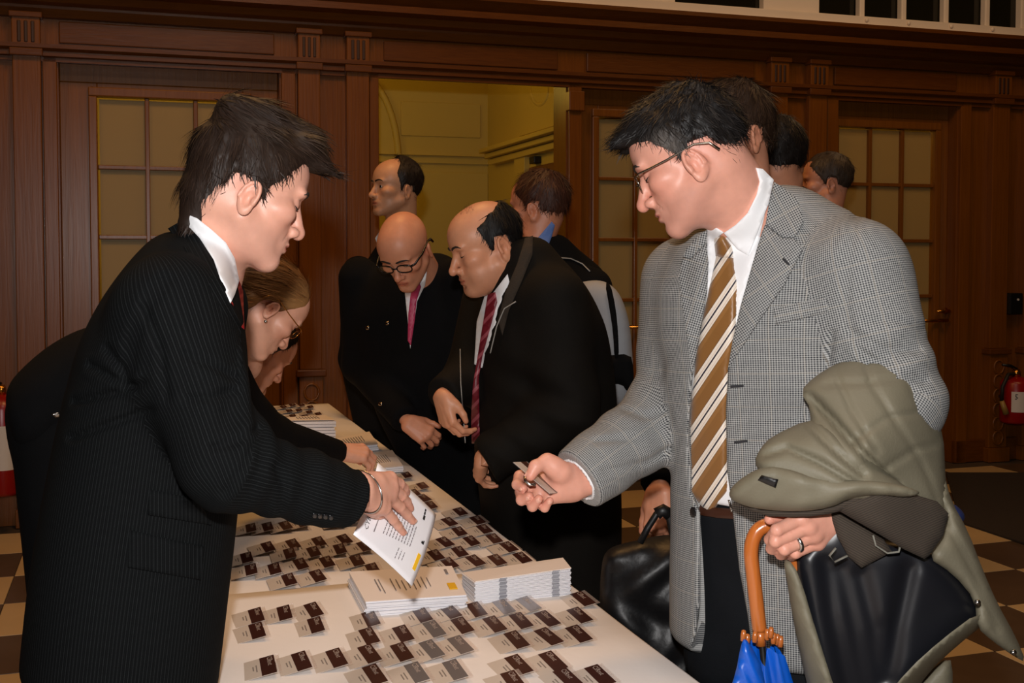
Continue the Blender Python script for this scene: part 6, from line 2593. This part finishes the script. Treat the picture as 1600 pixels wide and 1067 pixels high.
for k, (x, y) in enumerate(((1162, 990), (1168, 996), (1199, 988), (1205, 985), (1209, 994), (1215, 996), (1220, 999), (1180, 992))):
    MB().lathe([(0.0015, 0.0), (0.0042, 0.001), (0.0046, 0.010), (0.0034, 0.017), (0.0015, 0.018)], U(x - 1, y + 12, UY - 0.03 + 0.008 * (k % 3)), (0.06, 0, 1), 10).build('rib_tip', M_UWOOD, um, smooth=True)

# ================================================================== olive coat over the left arm
M_COAT = mat('olive_quilted_nylon', rgb(112, 106, 88), 0.62, var=0.10, vscale=10, bump=0.15, bscale=250)
M_CORD = stripe_mat('brown_corduroy', rgb(46, 38, 30), rgb(62, 52, 42), 0.0035, 0.5, 0.9)
M_LINING = mat('black_coat_lining', rgb(20, 21, 26), 0.38, spec=0.5)
ct = empty('coat', U(1400, 800, 1.6) * np.array((1, 1, 0)) + np.array((0, 0, 0.8)))
tag(ct, 'olive quilted coat with corduroy collar draped over a grey sleeve', 'coat')


def creases(lines, w=6, amp=0.012):
    def f(v):
        o = np.zeros(len(v))
        for ln_ in lines:
            o -= amp * np.exp(-(seg_dist(v, ln_, closed=False) / w) ** 2)
        return o
    return f


def soft(v, k=0.03, a=0.006, ph=0.0):
    return a * np.sin(v[:, 0] * k + 1.5 * np.sin(v[:, 1] * k * 0.7 + ph)) * np.sin(v[:, 1] * k * 0.8 + ph + 1.0 * np.sin(v[:, 0] * k * 0.6))


c_main = creases([[(1262, 618), (1300, 655), (1345, 705), (1398, 758)]], 7, 0.026)
c_seam = creases([[(1345, 540), (1362, 600), (1402, 662), (1440, 720), (1465, 780)], [(1298, 565), (1330, 640), (1372, 705)], [(1398, 545), (1430, 620), (1470, 690)], [(1330, 690), (1388, 652), (1460, 640)], [(1378, 735), (1430, 702), (1480, 690)], [(1290, 600), (1350, 598), (1450, 585)]], 4.5, 0.006)
cushion('shell', [(1250, 612), (1270, 590), (1306, 568), (1346, 550), (1382, 549), (1418, 558), (1440, 580), (1452, 631), (1474, 671), (1478, 760), (1486, 800), (1440, 800), (1380, 790), (1300, 775), (1255, 740), (1262, 690), (1268, 640)], rbf([(1260, 610, 1.66), (1350, 555, 1.70), (1440, 590, 1.68), (1475, 720, 1.67), (1480, 800, 1.66), (1350, 700, 1.58), (1280, 740, 1.60)]), M_COAT, ct, bulge=0.055, back=0.02, D=60, step=5.5, rounded=1, fn=lambda v: c_main(v) + c_seam(v) + soft(v, 0.022, 0.008, 0.6))
c_low = creases([[(1180, 715), (1230, 700), (1280, 722), (1345, 760)], [(1262, 662), (1300, 700), (1350, 742)]], 6, 0.014)
cushion('shell', [(1178, 722), (1188, 700), (1205, 682), (1262, 655), (1290, 662), (1340, 700), (1400, 750), (1440, 775), (1380, 785), (1300, 780), (1240, 765), (1190, 742)], rbf([(1180, 720, 1.60), (1260, 660, 1.62), (1430, 775, 1.57), (1300, 770, 1.55), (1300, 700, 1.57)]), M_COAT, ct, bulge=0.040, back=0.02, D=40, step=5.5, rounded=1, fn=lambda v: c_low(v) + soft(v, 0.04, 0.005))
lip_d = rbf([(1140, 775, 1.60), (1200, 740, 1.56), (1280, 760, 1.535), (1380, 765, 1.525), (1440, 775, 1.54), (1250, 800, 1.55)])
lip = cushion('shell', [(1136, 773), (1150, 752), (1192, 727), (1236, 733), (1277, 748), (1330, 750), (1385, 752), (1445, 768), (1420, 778), (1372, 772), (1328, 778), (1300, 793), (1250, 800), (1186, 796), (1150, 786)], lip_d, M_COAT, ct, bulge=0.022, back=0.012, D=22, step=7, fn=lambda v: soft(v, 0.07, 0.004))
cushion('collar_lining', [(1136, 776), (1186, 795), (1250, 799), (1300, 791), (1328, 776), (1372, 769), (1350, 784), (1310, 801), (1252, 809), (1186, 806)], lambda v: lip_d(v) + 0.012, M_CORD, ct, bulge=0.010, back=0.008, D=10, step=6, rounded=1)
lab = cushion('hook_patch', [(1184, 750), (1190, 742), (1216, 749), (1212, 762)], lambda v: lip_d(v) - 0.024, M_BLACKP, ct, bulge=0.003, back=0.003, D=5, step=5, rounded=0)
cushion('corduroy_collar', [(1300, 792), (1327, 776), (1372, 766), (1421, 770), (1464, 783), (1482, 802), (1474, 836), (1452, 868), (1444, 873), (1414, 859), (1376, 836), (1340, 815), (1316, 801)], rbf([(1300, 792, 1.56), (1372, 766, 1.54), (1480, 800, 1.58), (1445, 872, 1.56), (1380, 820, 1.545)]), M_CORD, ct, bulge=0.014, back=0.012, D=22, step=6, rounded=0, uvrot=0.4)
cushion('corduroy_collar', [(1295, 796), (1314, 800), (1350, 822), (1380, 842), (1394, 862), (1346, 887), (1326, 870), (1308, 838)], rbf([(1295, 796, 1.60), (1350, 825, 1.585), (1392, 862, 1.58), (1346, 886, 1.58)]), M_CORD, ct, bulge=0.008, back=0.010, D=18, step=6, rounded=0, uvrot=-0.5)
flow_l = creases([[(1290, 880), (1300, 960), (1325, 1067)], [(1315, 890), (1335, 980), (1350, 1067)], [(1345, 900), (1365, 980), (1372, 1067)], [(1420, 890), (1400, 980), (1390, 1060)]], 15, 0.012)
cushion('lining', [(1240, 868), (1262, 852), (1284, 818), (1318, 798), (1350, 840), (1400, 845), (1450, 860), (1492, 895), (1526, 938), (1534, 970), (1480, 1020), (1430, 1075), (1390, 1100), (1270, 1100), (1262, 1000), (1252, 930)], rbf([(1250, 870, 1.63), (1300, 830, 1.63), (1450, 865, 1.62), (1530, 960, 1.64), (1400, 1090, 1.62), (1280, 1090, 1.64), (1380, 960, 1.62)]), M_LINING, ct, bulge=0.030, back=0.03, D=40, step=6, fn=flow_l)
cushion('facing', [(1223, 872), (1240, 880), (1256, 920), (1268, 962), (1280, 1000), (1312, 1100), (1268, 1100), (1250, 1020), (1238, 960), (1230, 910)], rbf([(1223, 872, 1.62), (1260, 960, 1.60), (1290, 1100, 1.60)]), M_COAT, ct, bulge=0.014, back=0.012, D=14, step=7, rounded=1, fn=lambda v: soft(v, 0.08, 0.003))
cushion('shell', [(1462, 782), (1474, 735), (1486, 782), (1512, 828), (1535, 889), (1558, 942), (1588, 996), (1604, 1036), (1582, 1024), (1551, 1002), (1526, 980), (1524, 938), (1490, 897), (1448, 870), (1472, 838), (1480, 802)], rbf([(1470, 750, 1.66), (1500, 850, 1.63), (1450, 870, 1.60), (1540, 940, 1.63), (1600, 1030, 1.66)]), M_COAT, ct, bulge=0.028, back=0.02, D=26, step=7, rounded=1, fn=creases([[(1480, 820), (1510, 870), (1535, 930), (1560, 985)]], 5, 0.008))
cushion('hem', [(1530, 955), (1538, 975), (1500, 1005), (1450, 1050), (1420, 1100), (1375, 1100), (1420, 1045), (1470, 1000)], rbf([(1530, 965, 1.61), (1460, 1025, 1.59), (1390, 1100, 1.60)]), M_COAT, ct, bulge=0.016, back=0.014, D=14, step=7, rounded=1)
cushion('shell', [(1440, 1060), (1484, 1022), (1490, 1060), (1484, 1100), (1420, 1100)], lambda v: 0 * v[:, 0] + 1.68, M_COAT, ct, bulge=0.02, back=0.02, D=20, step=8, rounded=1)
M_TAPE = mat('grey_hanger_tape', rgb(120, 118, 108), 0.7)
for pts in ([(1306, 856), (1296, 868), (1304, 878), (1324, 868)], [(1364, 836), (1368, 852), (1386, 864), (1404, 862), (1406, 854)]):
    MB().tube([U(x, y, 1.56) for x, y in pts], 0.0035, 6, flat=0.4).build('hanger_loop', M_TAPE, ct, smooth=True)
for x, y in ((1527, 941), (1583, 1019)):
    MB().lathe([(0.0045, 0), (0.0045, 0.003), (0.002, 0.005)], U(x, y, 1.58), (0, -1, 0.2), 10).build('snap_button', M_STEEL, ct, smooth=True)

# blue cloth end glimpsed behind the coat
bl = cushion('blue_scarf', [(1478, 790), (1490, 786), (1506, 800), (1508, 812), (1500, 818), (1484, 806)], lambda v: 0 * v[:, 0] + 1.72, mat('navy_cloth', rgb(18, 30, 74), 0.7), None, bulge=0.012, back=0.012, D=10, step=5, rounded=1)
tag(bl, 'small dark blue cloth end showing behind the olive coat', 'scarf')

DEPTH = 1.0
# ================================================================== bag and backpack
M_BAG = mat('black_bag_nylon', rgb(13, 13, 15), 0.45, bump=0.3, bscale=60, spec=0.4)
bg = empty('shoulder_bag', U(1020, 1100, 2.36))
tag(bg, 'soft black bag hanging from a hand behind the grey jacket', 'bag')
cushion('bag_body', [(936, 935), (940, 880), (946, 862), (960, 852), (1000, 843), (1040, 834), (1085, 838), (1110, 860), (1118, 960), (1112, 1110), (960, 1130), (938, 1040)], lambda v: 0 * v[:, 0] + 2.36, M_BAG, bg, bulge=0.075, back=0.075, D=60, step=10, fn=lambda v: soft(v, 0.06, 0.012))
MB().tube([U(x, y, 2.30) for x, y in ((1000, 848), (1012, 825), (1026, 803), (1036, 796), (1045, 806), (1050, 830), (1056, 850))], 0.007, 8).build('handle', M_BAG, bg, smooth=True)
MB().tube([U(x, y, 2.30) for x, y in ((1026, 803), (1036, 797), (1046, 804))], 0.013, 10).build('handle_grip', M_BAG, bg, smooth=True)
M_PACK = mat('pale_grey_backpack_cloth', rgb(150, 152, 156), 0.8, var=0.08, vscale=30)
bp_ = empty('backpack', U(955, 560, 3.8))
tag(bp_, 'pale grey and black backpack worn behind the dark zipped jacket', 'backpack')
pd = rbf([(906, 443, 3.82), (950, 440, 3.78), (988, 560, 3.76), (980, 640, 3.78), (930, 520, 3.80)])
cushion('pack_body', [(900, 442), (930, 437), (950, 441), (970, 460), (984, 503), (989, 560), (990, 622), (970, 640), (930, 640), (905, 560)], pd, M_PACK, bp_, bulge=0.06, back=0.10, D=40, step=7)
cushion('dark_base', [(945, 556), (985, 552), (990, 575), (991, 610), (980, 612), (972, 600), (950, 600)], lambda v: pd(v) - 0.06, M_BLK, bp_, bulge=0.02, back=0.03, D=12, step=6, rounded=1)
cushion('strap', [(945, 441), (954, 443), (962, 480), (966, 520), (967, 560), (960, 562), (958, 520), (952, 480)], lambda v: pd(v) - 0.075, M_BLK, bp_, bulge=0.012, back=0.02, D=5, step=5, rounded=1)

# ================================================================== fire extinguishers and switch box on the wall
M_HOSE = mat('black_rubber_hose', rgb(26, 22, 18), 0.6)
M_HORN = mat('brass_nozzle', rgb(150, 120, 60), 0.4)


def extinguisher(px, ytop, ybot, nout, r, label, mark):
    s, z1 = WP(px, ytop, nout)
    _, z0 = WP(px, ybot, nout)
    e = empty('fire_extinguisher', RM(s, nout, z0))
    tag(e, label, 'extinguisher', )
    H = z1 - z0
    o = RM(s, nout, z0)
    MB().lathe([(r * 0.9, 0), (r, 0.015), (r, H * 0.86), (r * 0.85, H * 0.93), (r * 0.45, H * 0.985), (r * 0.3, H)], o, (0, 0, 1), 28).build('cylinder', M_RED, e, smooth=True)
    MB().lathe([(r * 0.28, H), (r * 0.28, H + 0.03), (r * 0.2, H + 0.05)], o, (0, 0, 1), 14).build('valve', M_BRASS, e, smooth=True)
    MB().tube([o + np.array((0, 0, H + 0.05)), o + UW * -0.05 + np.array((0, 0, H + 0.075)), o + UW * -0.12 + np.array((0, 0, H + 0.085))], [0.012, 0.011, 0.008], 8).build('lever', M_BLACKP, e, smooth=True)
    MB().tube([o + np.array((0, 0, H + 0.02)), o - UW * r * 0.9 + NW * 0.03 + np.array((0, 0, H + 0.02)), o - UW * r * 1.35 + NW * 0.03 + np.array((0, 0, H * 0.8)), o - UW * r * 1.4 + NW * 0.03 + np.array((0, 0, H * 0.5))], 0.013, 8).build('hose', M_HOSE, e, smooth=True)
    MB().tube([o - UW * r * 1.4 + NW * 0.03 + np.array((0, 0, H * 0.5)), o - UW * r * 1.1 + NW * 0.04 + np.array((0, 0, H * 0.22))], [0.016, 0.022], 10).build('nozzle', M_HORN, e, smooth=True)
    # wrapped paper label
    mb = MB()
    n = 10
    for k in range(n + 1):
        a = -1.0 + 2.0 * k / n
        d = NW * math.cos(a) + UW * math.sin(a)
        for zz in (H * 0.26, H * 0.70):
            mb.v.append(tuple(o + d * (r + 0.0012) + np.array((0, 0, zz))))
    mb.f = [(2 * k, 2 * k + 2, 2 * k + 3, 2 * k + 1) for k in range(n)]
    lb = mb.build('label', M_WLABEL, e, smooth=True)
    me = text_mesh(mark, H * 0.16, M_INK, 'label_print')
    ob = bpy.data.objects.new('label_print', me)
    link(ob, lb)
    Mx = Matrix.Identity(4)
    a0 = -0.62
    d = NW * math.cos(a0) + UW * math.sin(a0)
    t = -NW * math.sin(a0) + UW * math.cos(a0)
    pos = o + d * (r + 0.003) + np.array((0, 0, H * 0.54)) - t * 0.02
    for r_ in range(3):
        Mx[r_][0], Mx[r_][1], Mx[r_][2], Mx[r_][3] = t[r_], (0, 0, 1)[r_], d[r_], pos[r_]
    ob.matrix_basis = Mx
    MB().rbox(s - 0.03, s + 0.03, nout - r + 0.01, 0.03, z0 + H * 0.5, z0 + H * 0.56).build('wall_bracket', M_BLACKP, e)
    return e


extinguisher(1588, 588, 660, 0.20, 0.105, 'red fire extinguisher with a white label by the right-hand door', '5')
extinguisher(2, 616, 772, 0.22, 0.085, 'red fire extinguisher at the left edge behind the bending woman', '5')
s_, z_ = WP(1575, 474)
sw = MB().rbox(s_ - 0.055, s_ + 0.055, 0.085, 0.0, z_ - 0.075, z_ + 0.075).build('switch_box', M_BLACKP, None, bevel=0.006)
MB().lathe([(0.008, 0), (0.008, 0.006)], RM(s_ + 0.01, 0.085, z_ + 0.03), NW, 10).build('indicator_lamp', M_WLABEL, sw)
tag(sw, 'small black switch box on the oak pilaster at the far right', 'switch')
